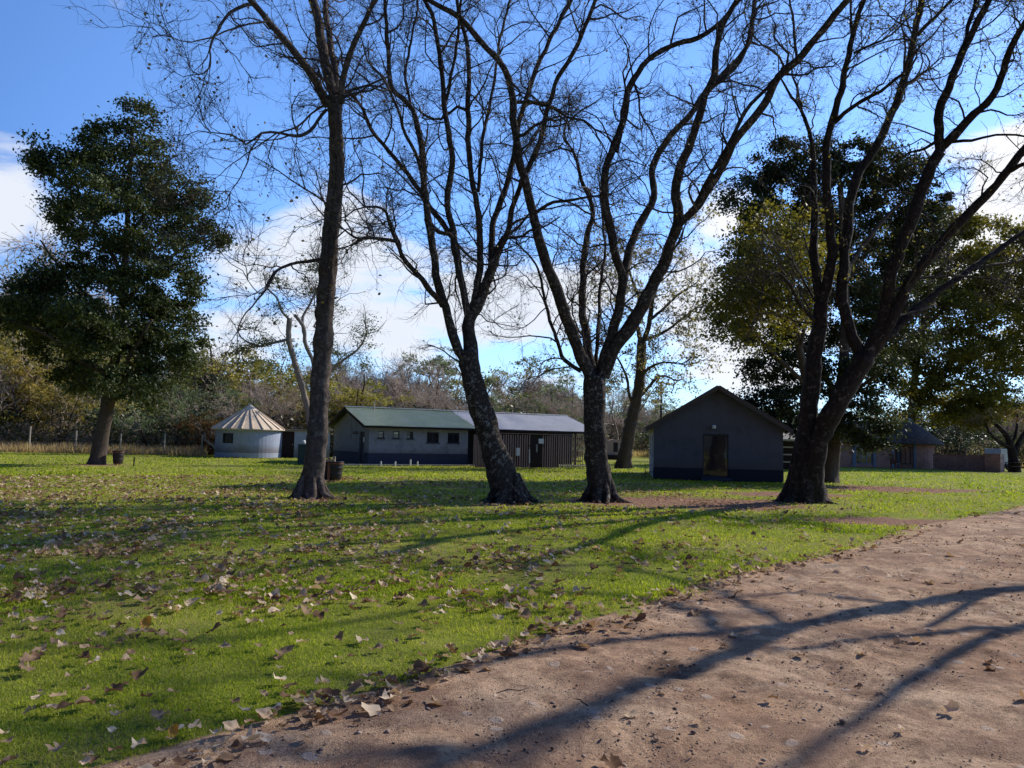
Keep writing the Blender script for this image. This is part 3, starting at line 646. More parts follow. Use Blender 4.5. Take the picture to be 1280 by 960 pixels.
# tree standing off to the right of the road: it throws the branching shadows on the dirt
TS = Vector((20.5, 15.5, 0))
RT = empty('bare_tree', TS, 0, 'bare tree on the right of the dirt road, throwing branching shadows across it', 'tree')
def shp(px, py, z):
    g = G(px, py); return g + SUN*(z/SUN.z) - TS
def shadow_limb(pts, r0, r1, mb, i):
    c = []
    for k, (p) in enumerate(pts):
        f = k/(len(pts)-1); c.append((p, r0+(r1-r0)*f))
    pa = resample(c, 0.3, 0.06, 90+i); limb_mesh(mb, pa, 10, False, i); return pa
mb = MB()
limb_mesh(mb, resample([(Vector((0,0,-.3)),.45),(Vector((0,0,.05)),.42),(Vector((-.3,.1,1.6)),.36),(Vector((-.9,.1,3.2)),.32),(shp(1480,735,4.6),.26)], 0.3, 0.04, 5), 24, True, 5)
sh = [([shp(1480,735,4.6), shp(1280,737,5.2), shp(1130,758,5.8), shp(985,785,6.6), shp(930,812,7.0), shp(830,848,7.6), shp(720,890,8.2), shp(560,955,9.0), shp(380,1040,10)], .17, .06),
      ([shp(1130,758,5.8), shp(1040,745,6.2), shp(980,742,6.8), shp(900,750,7.4), shp(830,756,8.0)], .045, .02),
      ([shp(985,785,6.6), shp(900,792,7.2), shp(840,795,7.8), shp(740,805,8.6), shp(640,822,9.4), shp(520,850,10.2), shp(400,882,11), shp(250,895,12), shp(60,905,13), shp(-150,915,14)], .08, .05),
      ([shp(930,812,7.0), shp(850,760,8), shp(700,738,9.2), shp(520,762,10.6), shp(330,792,12), shp(100,805,13.5), shp(-100,800,15)], .07, .04),
      ([shp(985,785,6.6), shp(880,735,8), shp(760,705,9.6), shp(600,712,11), shp(400,735,12.6), shp(150,745,14)], .06, .03),
      ([shp(520,850,10.2), shp(380,840,11.2), shp(200,850,12.4), shp(20,840,13.6)], .05, .025),
      ([shp(560,955,9.0), shp(350,935,10.5), shp(150,915,12), shp(-50,880,13)], .06, .03),
      ([shp(1480,760,4.8), shp(1280,785,5.4), shp(1200,815,6.0), shp(1130,858,6.6), shp(1080,890,7.2), shp(1000,945,8.0), shp(900,1010,9)], .09, .04),
      ([shp(1260,788,5.4), shp(1150,792,6.0), shp(1050,805,6.6), shp(960,820,7.0)], .07, .04),
      ([shp(1230,745,5.3), shp(1190,765,5.6), shp(1160,782,5.8)], .06, .05),
      ([shp(760,878,8.0), shp(690,925,8.8), shp(620,980,9.5)], .06, .03),
      ([shp(1480,705,4.6), shp(1380,680,6), shp(1300,650,8), shp(1250,640,10)], .12, .04)]
pa_all = [shadow_limb(p, a, b, mb, i) for i, (p, a, b) in enumerate(sh)]
mb.build('trunk', BARK, RT, smooth=True)
P1, D1, L1, R1 = [], [], [], []
for pa in pa_all:
    for i in range(2, len(pa), 2):
        if rng.random() < (0.16 if pa[i][0].z < 8.4 else 0.75):
            P1.append(pa[i][0][:]); d = (pa[i][0]-pa[i-1][0]).normalized()+Vector((rng.gauss(0,.7), rng.gauss(0,.7), rng.gauss(0.2,.7))); D1.append(d[:]); L1.append(rng.uniform(.6, 1.8)*(1 if pa[i][0].z < 8.4 else 1.6)); R1.append(.014 if pa[i][0].z < 8.4 else .024)
P1, D1, L1, R1 = map(np.array, (P1, D1, L1, R1))
a_ = walk(P1, D1, L1, 6, .3, .03); pr = [tubes(a_, R1[:, None]*np.linspace(1, .3, 7)[None, :], 4)]
P2, D2, _ = sprout(a_, 7, .2, 1, .8); b_ = walk(P2, D2, nr.uniform(.3, .9, len(P2)), 4, .3, .03); pr.append(tubes(b_, np.full((len(P2), 5), .006), 3))
P3, D3, _ = sprout(b_, 4, .2, 1, .8); c_t = walk(P3, D3, nr.uniform(.2, .5, len(P3)), 3, .3, .03); pr.append(tubes(c_t, np.full((len(P3), 4), .0035), 3))
V, F = join(pr); link_mesh('branches', np_mesh('branches', V, F, True), TWIG, RT)

b11 = XY(1268, 62)
evergreen('thicket_tree', 'low dark many-stemmed thicket tree beside the white trailer', (b11[0], b11[1], 0), 62,
 ([(1268,585),(1264,560),(1258,545),(1245,530)], 12, 4, 0), [([(1267,572),(1275,550),(1290,530)], 9, 3, 0), ([(1262,560),(1270,540),(1272,515)], 5, 2, 1), ([(1262,560),(1240,545),(1232,528)], 5, 2, -1)],
 [(1245,520,30,10,0),(1280,515,34,14,0),(1220,528,22,8,0),(1310,520,30,14,0)], LEAF_DRY, 111, per=5, rc=.5, nper=40, size=.16, barkm=BARK4)
# ------------------------------------------------------------------ buildings
WALL = plain('painted_wall', (0.25, 0.25, 0.29), 0.9, 0.16, 1.0, dirt=(0.13, 0.125, 0.14), bump=0.3, splash=True)
WALLW = plain('white_wall', (0.30, 0.34, 0.45), 0.9, 0.12, 1.5, dirt=(0.26, 0.28, 0.33), bump=0.4, splash=True)
PLINTH = plain('dark_plinth', (0.045, 0.047, 0.075), 0.9, 0.15, 2)
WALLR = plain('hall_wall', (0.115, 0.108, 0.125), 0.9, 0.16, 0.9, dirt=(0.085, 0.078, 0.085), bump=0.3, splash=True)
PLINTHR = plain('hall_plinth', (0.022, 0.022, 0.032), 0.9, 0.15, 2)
DARKW = plain('dark_timber', (0.024, 0.014, 0.013), 0.85, 0.35, 4)
SLAT = plain('slat_timber', (0.42, 0.27, 0.235), 0.85, 0.4, 5)
FRAME = plain('dark_frame', (0.03, 0.03, 0.045), 0.5, 0.1)
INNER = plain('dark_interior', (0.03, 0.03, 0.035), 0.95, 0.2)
CONC = plain('concrete', (0.36, 0.34, 0.30), 0.9, 0.2, 2, bump=0.3)
WHITE = plain('white_paint', (0.7, 0.7, 0.7), 0.6, 0.08, 3)
ROOFG = plain('green_sheeting', (0.36, 0.42, 0.24), 0.45, 0.22, 0.8, dirt=(0.50, 0.50, 0.46), spec=0.4)
ROOFS = plain('galvanised_sheeting', (0.84, 0.82, 0.80), 0.5, 0.10, 0.8, metallic=0.0, dirt=(0.66, 0.64, 0.66))
ROOFT = plain('tan_sheeting', (0.68, 0.55, 0.41), 0.6, 0.14, 1.0, dirt=(0.52, 0.40, 0.30))
ROOFH = plain('hall_roof', (0.16, 0.12, 0.10), 0.7, 0.2, 1.0)
THATCH = plain('thatch', (0.085, 0.07, 0.07), 0.95, 0.35, 3, bump=0.8, dirt=(0.24, 0.20, 0.17))
RUST = plain('rusty_metal', (0.20, 0.085, 0.05), 0.8, 0.4, 4)
BINM = plain('bin_black', (0.035, 0.028, 0.028), 0.55, 0.4, 4)
BOXG = plain('box_teal', (0.03, 0.055, 0.055), 0.5, 0.15, 3)
GREYPLY = plain('grey_post_wood', (0.33, 0.29, 0.24), 0.9, 0.25, 5)
REDPOST = plain('red_brown_post', (0.26, 0.10, 0.06), 0.8, 0.3, 5)
def glassmat():
    m, t = newmat('window_glass'); t.b.inputs['Base Color'].default_value = (0.012, 0.014, 0.02, 1); t.b.inputs['Roughness'].default_value = 0.06
    t.b.inputs['Specular IOR Level'].default_value = 0.8
    v = coords(t); t.link(t.bump(t.noise(v, 1.3, 2), 0.12, 0.05), t.b.inputs['Normal']); return m
GLASS = glassmat()
def brickmat():
    m, t = newmat('brick_red'); v = coords(t)
    br = t.add('ShaderNodeTexBrick'); mp = t.add('ShaderNodeMapping'); mp.inputs['Rotation'].default_value = (R(90), 0, 0)
    t.link(v, mp.inputs[0]); t.link(mp.outputs[0], br.inputs[0])
    br.inputs['Color1'].default_value = (0.52, 0.24, 0.17, 1); br.inputs['Color2'].default_value = (0.38, 0.17, 0.13, 1); br.inputs['Mortar'].default_value = (0.24, 0.2, 0.18, 1)
    br.inputs['Scale'].default_value = 2.2; br.inputs['Mortar Size'].default_value = 0.012; br.inputs['Brick Width'].default_value = 0.5; br.inputs['Row Height'].default_value = 0.19
    n = t.noise(v, 1.5, 5); t.link(t.mix(t.mr(n, .4, .7, 0, .5), br.outputs[0], (0.10, 0.06, 0.05, 1)), t.b.inputs['Base Color']); t.b.inputs['Roughness'].default_value = .9
    return m
BRICK = brickmat()

def window(parent, x0, x1, z0, z1, y, bars=(1, 1), fr=0.045, mat=FRAME, dep=0.06, name='window', glass=None):
    mb = MB(); a, b = y, y+dep
    mb.box(x0+.002, x1-.002, a, b, z0+.002, z0+fr); mb.box(x0+.002, x1-.002, a, b, z1-fr, z1-.002)
    mb.box(x0+.002, x0+fr, a+.002, b-.002, z0+fr, z1-fr); mb.box(x1-fr, x1-.002, a+.002, b-.002, z0+fr, z1-fr)
    for i in range(1, bars[0]+1):
        x = x0+(x1-x0)*i/(bars[0]+1); mb.box(x-fr*.35, x+fr*.35, a+.008, b-.008, z0+fr, z1-fr)
    for i in range(1, bars[1]+1):
        z = z0+(z1-z0)*i/(bars[1]+1); mb.box(x0+fr, x1-fr, a+.012, b-.012, z-fr*.3, z+fr*.3)
    o = mb.build(name, mat, parent)
    p = MB().box(x0+fr*.5, x1-fr*.5, y+dep*.5-.004, y+dep*.5+.004, z0+fr*.5, z1-fr*.5)
    p.build('pane', glass or GLASS, o)
    return o
def corrugated(parent, x0, x1, ya, za, yb, zb, mat, name='roof', pitch=0.15, amp=0.022, sag=0.0):
    nx = int((x1-x0)/(pitch/5)); ny = 6; V = []; F = []
    nvec = Vector((0, -(zb-za), (yb-ya))).normalized()
    if nvec.z < 0: nvec = -nvec
    for lay in (0, 1):
        for j in range(ny+1):
            v = j/ny
            for i in range(nx+1):
                x = x0+(x1-x0)*i/nx; h = amp*math.cos(2*math.pi*(x-x0)/pitch) - lay*0.012 + sag*noise.noise(Vector((x*.6, v*1.5, 3)))
                V.append((x, ya+(yb-ya)*v+nvec.y*h, za+(zb-za)*v+nvec.z*h))
    w_ = nx+1; off = (ny+1)*w_
    for j in range(ny):
        for i in range(nx):
            a = j*w_+i; F.append((a, a+1, a+w_+1, a+w_)); F.append((off+a, off+a+w_, off+a+w_+1, off+a+1))
    me = np_mesh(name, V, F, True); return link_mesh(name, me, mat, parent)

# --- round hut with a cone roof
hx, hy = XY(310, 57.0)
H = empty('round_hut', (hx, hy, 0), 0, 'small round white hut with a ribbed tan cone roof', 'hut')
mb = MB(); n = 48; rw = 2.32; wz = 2.1
def cyl_wall(mb, r, z0, z1, n, hole=None, th=0.2):
    for k in range(n):
        a0, a1 = 2*math.pi*k/n, 2*math.pi*(k+1)/n
        segs = [(z0, z1)]
        if hole and hole[0] <= k < hole[1]: segs = [(z0, hole[2]), (hole[3], z1)]
        for (p, q) in segs:
            if q-p < 1e-3: continue
            c = []
            for z in (p, q):
                for (rr, a) in ((r, a0), (r, a1), (r-th, a1), (r-th, a0)): c.append((rr*math.cos(a), rr*math.sin(a), z))
            mb.quadbox(c)
# angle towards the camera
ac = math.atan2(-hy, -hx); kc = ac/(2*math.pi)*n % n
kw = int(kc-n*0.115); cyl_wall(mb, rw, 0.35, wz, n, (kw-1, kw+2, 1.02, 1.75)); mb.build('wall', WALLW, H)
mb = MB(); cyl_wall(mb, rw+.012, 0, 0.35, n); mb.build('plinth', plain('hut_plinth', (0.3, 0.33, 0.42), .9), H)
mb = MB(); cyl_wall(mb, rw-.22, 0.05, wz-.05, 24, None, .02); mb.build('inner_lining', INNER, H)
aw = 2*math.pi*(kw+.5)/n
W = empty('window', (math.cos(aw)*(rw-.05), math.sin(aw)*(rw-.05), 0), aw+R(90)); W.parent = H
bpy.data.objects.remove(W)
def local_window(parent, ang, r, wd, z0, z1, bars):
    mb = MB(); c, s = math.cos(ang), math.sin(ang)
    def P(u, d, z): return (c*(r+d)-s*u, s*(r+d)+c*u, z)
    def bx(mb, u0, u1, d0, d1, z0, z1): mb.quadbox([P(u0,d0,z0),P(u1,d0,z0),P(u1,d1,z0),P(u0,d1,z0),P(u0,d0,z1),P(u1,d0,z1),P(u1,d1,z1),P(u0,d1,z1)])
    h = wd/2
    for a in ((-h, -h+.05, z0, z1), (h-.05, h, z0, z1), (-h, h, z0, z0+.05), (-h, h, z1-.05, z1)): bx(mb, a[0], a[1], -.08, -.02, a[2], a[3])
    for i in range(1, bars+1):
        u = -h+wd*i/(bars+1); bx(mb, u-.015, u+.015, -.07, -.03, z0, z1)
    o = mb.build('window', FRAME, parent); mb = MB(); bx(mb, -h+.02, h-.02, -.11, -.10, z0+.02, z1-.02); mb.build('pane', GLASS, o)
local_window(H, aw, rw, 0.86, 1.02, 1.75, 4)
mb = MB(); ns = 22; re = 2.62; ze = 2.08; zt = 3.86
for k in range(ns):
    a0, a1 = 2*math.pi*k/ns, 2*math.pi*(k+1)/ns; b = len(mb.v)
    for a in (a0, a1): mb.v.append((re*math.cos(a), re*math.sin(a), ze))
    mb.v.append((.05*math.cos((a0+a1)/2), .05*math.sin((a0+a1)/2), zt)); mb.f.append((b, b+1, b+2))
    b = len(mb.v)
    for a in (a0, a1): mb.v.append((re*math.cos(a), re*math.sin(a), ze-.06))
    mb.v.append((0, 0, ze+.25)); mb.f.append((b+2, b+1, b))
    mb.f.append((b, b+1, b-2, b-3))
roof = mb.build('roof', ROOFT, H)
for k in range(ns):
    a = 2*math.pi*k/ns; c, s = math.cos(a), math.sin(a)
    MB().bar((re*c*1.005, re*s*1.005, ze+.035), (.5*c, .5*s, zt-.34+.03), .07, .07).build('rib', ROOFT, roof)
mb = MB(); mb.lathe([(.78, zt-.50), (.42, zt-.2), (.03, zt+.10)], 22); mb.build('cap', ROOFT, roof)

# --- flat-roofed link to the right of the hut
L0 = Vector((*XY(349, 57.6), 0)); L1 = Vector((*XY(412, 59.0), 0))
ln = (L1-L0).length; lr = math.atan2((L1-L0).y, (L1-L0).x)
K = empty('flat_roofed_store', L0, lr, 'low flat-roofed store with a dark brown door joining the round hut', 'building')
mb = MB(); wall_holes(mb, ln, 2.05, 0, .2, [(.18, 1.08, 0.0, 1.98), (1.95, 2.5, 1.15, 1.7)]); mb.box(0, .2, .2, 3, 0, 2.05); mb.box(ln-.2, ln, .2, 3, 0, 2.05); mb.box(.2, ln-.2, 2.8, 3, 0, 2.05); mb.build('wall', WALLW, K)
mb = MB(); mb.box(.18, 1.08, .10, .15, .03, 1.97); 
for i in range(6): mb.box(.2+i*.15, .32+i*.15, .085, .10, .06, 1.94)
d_ = mb.build('door', DARKW, K); MB().box(.95, 1.0, .05, .085, .95, 1.05).build('handle', CONC, d_)
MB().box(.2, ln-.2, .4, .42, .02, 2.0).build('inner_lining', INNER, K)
window(K, 1.95, 2.5, 1.15, 1.7, .07)
MB().box(-.1, ln+.15, -.2, 3.15, 2.06, 2.16).build('roof', plain('fascia', (0.30, 0.2, 0.14), .8), K)

# --- long toilet block
PSI = math.atan2(.469, .883)
bx0, by0 = XY(461, 45.6)
TB = empty('toilet_block', (bx0, by0, 0), PSI, 'long low grey ablution block with a part green, part silver sheet roof', 'building')
LW, WD, EH, AH = 6.5, 8.0, 2.42, 3.52
wins = [(.55, .93, 1.62, 2.05), (1.5, 1.9, 1.62, 2.05), (2.4, 2.78, 1.62, 2.05), (3.7, 4.5, 1.4, 2.05), (5.1, 5.9, 1.4, 2.05)]
mb = MB(); wall_holes(mb, LW, EH, 0, .2, wins, 0, .72)
mb.box(LW-.2, LW, .2, 3.0, 0.72, EH); mb.box(.0, 16.2, WD-.2, WD, 0, EH)
mb.build('wall', WALL, TB)
MB().box(-.012, LW+.0, -.012, .212, 0, .72).build('plinth', PLINTH, TB)
# gable end, faces left (x = 0 plane): door opening between y 0.55 and 1.5
mb = MB()
def gy(y): return EH+(AH-EH)*(1-abs(y-WD/2)/(WD/2))
ys = [.2, .95, 2.0, 2.3, 3.5, 4.0, 6.0, WD-.2]
for a, b in zip(ys, ys[1:]):
    segs = [(.0, None)]
    if a == .95: segs = [(2.0, None)]
    if a == 2.3: segs = [(0, 1.85), (2.0, None)]
    for z0, z1 in segs:
        za, zb = (gy(a)-.02, gy(b)-.02) if z1 is None else (z1, z1)
        mb.quadbox([(0, a, z0), (.2, a, z0), (.2, b, z0), (0, b, z0), (0, a, za), (.2, a, za), (.2, b, zb), (0, b, zb)])
mb.build('gable_wall', WALL, TB)
mb = MB(); mb.box(-.012, -.001, .215, .95, .0, .72); mb.box(-.012, -.001, 2.0, WD, 0, .72); mb.build('plinth', PLINTH, TB)
mb = MB(); mb.box(.10, .15, .95, 2.0, .02, 1.99); d_ = mb.build('door', plain('dark_blue_door', (.02, .022, .05), .6), TB)
MB().box(.05, .10, 1.1, 1.35, 1.35, 1.65).build('notice', WHITE, d_)
MB().box(-.02, -.003, 2.45, 3.4, 1.9, 1.98).build('vent', FRAME, TB)
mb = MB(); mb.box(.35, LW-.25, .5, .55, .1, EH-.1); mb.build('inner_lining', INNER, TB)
for i, (a, b, c, d) in enumerate(wins):
    wn = window(TB, a, b, c, d, .07, (0, 1) if i < 3 else (1, 0))
    MB().box(a-.06, b+.06, -.05, .07, c-.06, c-.003).build('sill', PLINTH, wn)
mb = MB(); mb.box(1.57, 1.83, .04, .066, 1.88, 2.0); mb.build('open_vent_pane', WHITE, TB)
slope = (AH-EH)/(WD/2)
def zf(y): return EH+.06+slope*y
corrugated(TB, -.45, 6.95, -.45, zf(-.45), WD/2, zf(WD/2), ROOFG, 'green_roof', sag=.03)
corrugated(TB, 6.97, 16.4, -.45, zf(-.45)-.01, WD/2, zf(WD/2)-.01, ROOFS, 'silver_roof', sag=.03)
corrugated(TB, -.45, 16.4, WD+.4, zf(-.4), WD/2, zf(WD/2), plain('shade_dark_sheeting', (.06, .065, .06)), 'rear_roof')  # rear slope coloured near-black so its sunlit edge reads as shaded
mb = MB(); mb.bar((-.46, WD/2, zf(WD/2)+.04), (16.4, WD/2, zf(WD/2)+.03), .3, .05); mb.build('ridge_cap', ROOFS, TB)
mb = MB(); mb.bar((-.47, -.46, zf(-.46)-.09), (-.47, WD/2, zf(WD/2)-.09), .03, .16); mb.bar((-.47, WD+.42, zf(-.42)-.09), (-.47, WD/2, zf(WD/2)-.09), .03, .16)
mb.bar((-.45, -.47, zf(-.47)-.07), (16.4, -.47, zf(-.47)-.07), .03, .12); mb.build('fascia', DARKW, TB)
MB().tube([(1.35, WD/2-.5, zf(WD/2)-.2), (1.35, WD/2-.5, zf(WD/2)+.35)], .045, 8).build('vent_pipe', CONC, TB)
# right part: open veranda with posts, wall set back
mb = MB(); mb.box(LW+.002, 16.2, 2.8, 3.0, 0, EH+.4); mb.build('recessed_wall', plain('veranda_shade_wall', (.02, .02, .028), .9, .2), TB)  # veranda shade put into the wall's near-black colour
for x in (7.0, 8.6, 10.6, 12.6, 14.6, 16.1):
    MB().box(x-.06, x+.06, -.1, .02, 0, zf(-.1)-.12).build('veranda_post', DARKW, TB)
MB().box(LW+.01, 16.2, -.12, .04, zf(-.1)-.24, zf(-.1)-.12).build('veranda_beam', DARKW, TB)
mb = MB(); mb.box(-2.2, 16.8, -.95, -.03, 0.0, .07); mb.build('apron_slab', CONC, TB)
for i, px in enumerate((476, 494, 513, 522)):
    p = G(px, 582.5); tag(MB().tube([(0, 0, 0), (0, 0, .22 if i != 2 else .33), (.03, 0, .25 if i != 2 else .37)], .05, 8).build('standpipe', WHITE, None, (p.x, p.y, .0)),
      'short pale pipe stub standing in front of the grey ablution block', 'pipe', 'pipe stubs before the ablution block')

# --- slatted enclosure in front of the veranda
E0 = Vector((*XY(617, 43.3), 0)); E1 = Vector((*XY(729, 46.2), 0)); le = (E1-E0).length; er = math.atan2((E1-E0).y, (E1-E0).x)
EN = empty('slatted_enclosure', E0, er, 'dark reddish timber slat enclosure under the silver roof', 'enclosure')
x = 0.0; i = 0
while x < le and i < 60:
    h = 1.98+rng.uniform(-.03, .03); wdt = rng.uniform(.04, .06)
    if not (2.45 < x < 3.25):
        mb = MB(); mb.box(x, x+wdt, 0, .03, 0.05+rng.uniform(0, .05), h); mb.build('slat', SLAT, EN)
    x += .155; i += 1
x = .3
for k in range(12): MB().box(-.03, 0, x, x+.07, .05, 1.95).build('side_slat', SLAT, EN); x += .2
MB().box(0, le, .032, .09, 1.80, 1.88).build('rail', DARKW, EN); MB().box(0, 2.44, .032, .09, .45, .53).build('rail', DARKW, EN); MB().box(3.26, le, .032, .09, .45, .53).build('rail', DARKW, EN)
MB().box(-.02, le+.02, -.03, .12, 1.985+.05, 2.06).build('top_beam', SLAT, EN)
mb = MB(); 
for k in range(7): mb.box(2.47+k*.113, 2.47+k*.113+.06, -.02, .01, .08, 1.3)
mb.box(2.47, 3.22, .012, .05, .2, .28); mb.box(2.47, 3.22, .012, .05, 1.1, 1.18); mb.box(2.2, 3.4, -.035, -.022, 1.33, 1.39)
gt = mb.build('gate', DARKW, EN); MB().box(2.78, 2.86, -.045, -.022, 1.0, 1.45).build('latch', CONC, gt)
MB().box(2.95, 3.28, -.045, -.004, 1.5, 1.78).build('notice', WHITE, EN)
mb = MB().box(1.42, 1.62, -.16, -.01, .78, 1.22); mb.build('meter_box', WHITE, EN, bevel=.01)
MB().tube([(2.35, -.03, .35), (2.32, -.04, 1.15)], .035, 8).build('pale_pipe', WHITE, EN)
MB().box(0.1, le-.1, 2.6, 2.64, 0, 1.9).build('shade_backing', DARKW, EN)  # added dark sheet, stands in for the shade behind the slats

# --- gabled hall on the right
gx, gy0 = XY(817, 35.3)
YA = -R(9.0)
HB = empty('gabled_hall', (gx, gy0, 0), YA, 'dark blue-grey gabled building with one glazed door, facing the lawn', 'building')
gw, gd, ge, ga = 5.75, 8.5, 2.45, 4.2
dx0, dx1, dz = 2.22, 3.36, 2.12
mb = MB(); wall_holes(mb, gw, ge, 0, .22, [(dx0, dx1, 0, dz)], 0, .55)
mb.prism([(0, ge), (gw, ge), (gw/2, ga)], 0, .22)
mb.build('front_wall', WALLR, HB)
mb = MB(); wall_holes(mb, gd, ge, 0, .22, [(1.2, 2.3, 1.0, 2.0), (5, 6.2, 1.0, 2.0)], .22, 0)
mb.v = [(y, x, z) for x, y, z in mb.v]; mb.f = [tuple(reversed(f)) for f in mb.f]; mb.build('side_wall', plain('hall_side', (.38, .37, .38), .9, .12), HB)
MB().box(gw-.22, gw, .22, gd, 0, ge).build('side_wall', WALLR, HB)
mb = MB(); mb.box(.22, gw-.22, gd-.22, gd, 0, ge); mb.prism([(0, ge), (gw, ge), (gw/2, ga)], gd-.22, gd); mb.build('rear_wall', WALLR, HB)
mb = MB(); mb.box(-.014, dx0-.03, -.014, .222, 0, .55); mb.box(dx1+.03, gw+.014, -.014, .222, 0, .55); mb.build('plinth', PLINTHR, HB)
sw = window(HB, 1.2, 2.3, 1, 2, 0, (1, 1)); 
for o in [sw]+list(sw.children): o.data.transform(Matrix(((0, 1, 0, .08), (1, 0, 0, 0), (0, 0, 1, 0), (0, 0, 0, 1)))) ; o.data.flip_normals()
hs_ = (ga-ge)/(gw/2); ov = .35
mb = MB()
for sgn in (-1, 1):
    xe = gw/2+sgn*(gw/2+ov); z_e = ge-hs_*ov
    c = [(gw/2, -ov, ga+.03), (xe, -ov, z_e+.03), (xe, gd+ov, z_e+.03), (gw/2, gd+ov, ga+.03)]
    mb.quadbox([*c, *[(a, b, z+.10) for a, b, z in c]])
mb.build('roof', ROOFH, HB)
mb = MB()
for sgn in (-1, 1):
    xe = gw/2+sgn*(gw/2+ov); mb.bar((gw/2, -ov-.02, ga+.06), (xe, -ov-.02, ge-hs_*ov+.05), .03, .2)
mb.build('bargeboard', plain('barge', (.095, .07, .06), .8, .2), HB)
# glazed door with frame, dark glass mirrors the trees
mb = MB(); mb.box(dx0-.03, dx0+.04, .06, .14, .15, dz); mb.box(dx1-.04, dx1+.03, .06, .14, .15, dz); mb.box(dx0+.04, dx1-.04, .06, .14, dz-.07, dz-.003); mb.box(dx0+.04, dx1-.04, .06, .14, .15, .22)
dr = mb.build('door', FRAME, HB)
MB().box(dx0+.03, dx1-.03, .095, .105, .2, dz-.05).build('pane', GLASS, dr)
MB().box(dx0-.1, dx1+.1, -.5, .2, 0, .14).build('step', PLINTH, HB)
MB().tube([((dx0+dx1)/2+.42, .03, 1.0), ((dx0+dx1)/2+.42, .03, 1.25)], .012, 6).build('handle', CONC, dr)
mb = MB(); mb.lathe([(.03, 2.36), (.085, 2.38), (.10, 2.45), (.085, 2.52), (.03, 2.54)], 14, 2.7, -.09); mb.box(2.66, 2.74, -.06, -.002, 2.40, 2.5); mb.build('wall_lamp', WHITE, HB, smooth=True)
MB().box(.3, gw-.3, .8, .82, .05, ge).build('inner_lining', INNER, HB)
# small rail at its left corner
rx, ry = XY(808, 36.0); RL = empty('handrail', (rx-.05, ry, 0), 0, 'small dark metal rail at the gabled building\'s left corner', 'rail')
mb = MB(); mb.tube([(0,0,0),(0,0,.62),(.42,0,.62),(.42,0,0)], .02, 6); mb.tube([(0,0,.3),(.42,0,.3)], .015, 6); mb.build('frame', FRAME, RL)

# --- open shelter between the hall and the big tree
sx, sy = XY(972, 52); SH = empty('open_shelter', (sx, sy, 0), R(-5), 'open timber shelter with a pale roof between the gabled building and the big tree', 'shelter')
for x in (0.25, 3.4):
    for y in (0, 3): MB().box(x-.07, x+.07, y-.07, y+.07, 0, 2.2).build('post', DARKW, SH)
mb = MB(); c = [(-.3, -.5, 2.05), (4, -.5, 2.05), (4, 1.6, 2.95), (-.3, 1.6, 2.95)]; mb.quadbox([*c, *[(a, b, z+.1) for a, b, z in c]])
c = [(-.3, 1.61, 2.95), (4, 1.61, 2.95), (4, 3.7, 2.05), (-.3, 3.7, 2.05)]; mb.quadbox([*c, *[(a, b, z+.1) for a, b, z in c]]); mb.build('roof', plain('pale_thatch', (.42, .38, .32), .9, .3, 6, bump=.5), SH)
for z in (.55, 1.05, 1.55): MB().box(.32, 3.33, -.03, .03, z, z+.09).build('rail', GREYPLY, SH)
MB().box(.1, 3.6, 2.9, 3.0, 0, 2.0).build('rear_screen', DARKW, SH)

# --- brick guest huts with thatch
rx_, ry_ = XY(1047, 66.5); ex_, ey_ = XY(1136, 68)
BR = empty('thatched_house', (rx_, ry_, 0), 0, 'low red-brick house with a dark thatched roof and grey-framed glass door', 'house')
bl = 5.0; mb = MB()
holes = [(1.55, 3.05, .25, 1.95), (0.05, .3, .2, 1.8)]
wall_holes(mb, bl, 2.2, 0, .22, [holes[0]]); mb.box(0, .22, .22, 4, 0, 2.2); mb.build('wall', BRICK, BR)
GREYB = plain('grey_blue_frame', (.16, .19, .25), .7, .1)
window(BR, 1.55, 3.05, .25, 1.95, .06, (2, 0), .09, GREYB)
for x in (-.1, 1.28, 3.08, 4.7): MB().box(x, x+.24, -.05, -.003, 0, 2.16).build('pilaster', GREYB, BR)
mb = MB(); 
def hip(mb, x0, x1, y0, y1, z0, z1, t=.18):
    ym = (y0+y1)/2; d = (y1-y0)/2*.8
    b = len(mb.v); mb.v += [(x0, y0, z0), (x1, y0, z0), (x1, y1, z0), (x0, y1, z0), (x0+d, ym, z1), (x1-d, ym, z1), (x0, y0, z0-t), (x1, y0, z0-t), (x1, y1, z0-t), (x0, y1, z0-t)]
    for f in ((0,1,5,4),(1,2,5),(2,3,4,5),(3,0,4),(6,7,1,0),(7,8,2,1),(8,9,3,2),(9,6,0,3),(9,8,7,6)): mb.f.append(tuple(b+i for i in f))
hip(mb, -.6, bl+1.0, -.6, 5, 2.3, 4.1); mb.build('roof', THATCH, BR)
BC = empty('thatched_hut', (ex_, ey_, 0), 0, 'round red-brick hut with a conical thatched roof beside the low brick wall', 'hut')
mb = MB(); cyl_wall(mb, 2.0, 0, 2.15, 32, None, .22); mb.build('wall', BRICK, BC)
acc = math.atan2(-ey_, -ex_)
local_window(BC, acc-.12, 2.07, .8, .35, 1.85, 1)
for da in (-.42, .22):
    a = acc+da; MB().bar((2.06*math.cos(a), 2.06*math.sin(a), 0), (2.06*math.cos(a), 2.06*math.sin(a), 2.12), .2, .16, up=(math.cos(a), math.sin(a), 0)).build('pilaster', GREYB, BC)
mb = MB(); mb.lathe([(2.75, 2.05), (2.8, 2.2), (1.6, 3.2), (.5, 4.05), (.12, 4.3)], 30); mb.build('roof', THATCH, BC, smooth=True)
MB().lathe([(.35, 4.1), (.28, 4.32), (.1, 4.42)], 14).build('ridge_cap', CONC, BC)
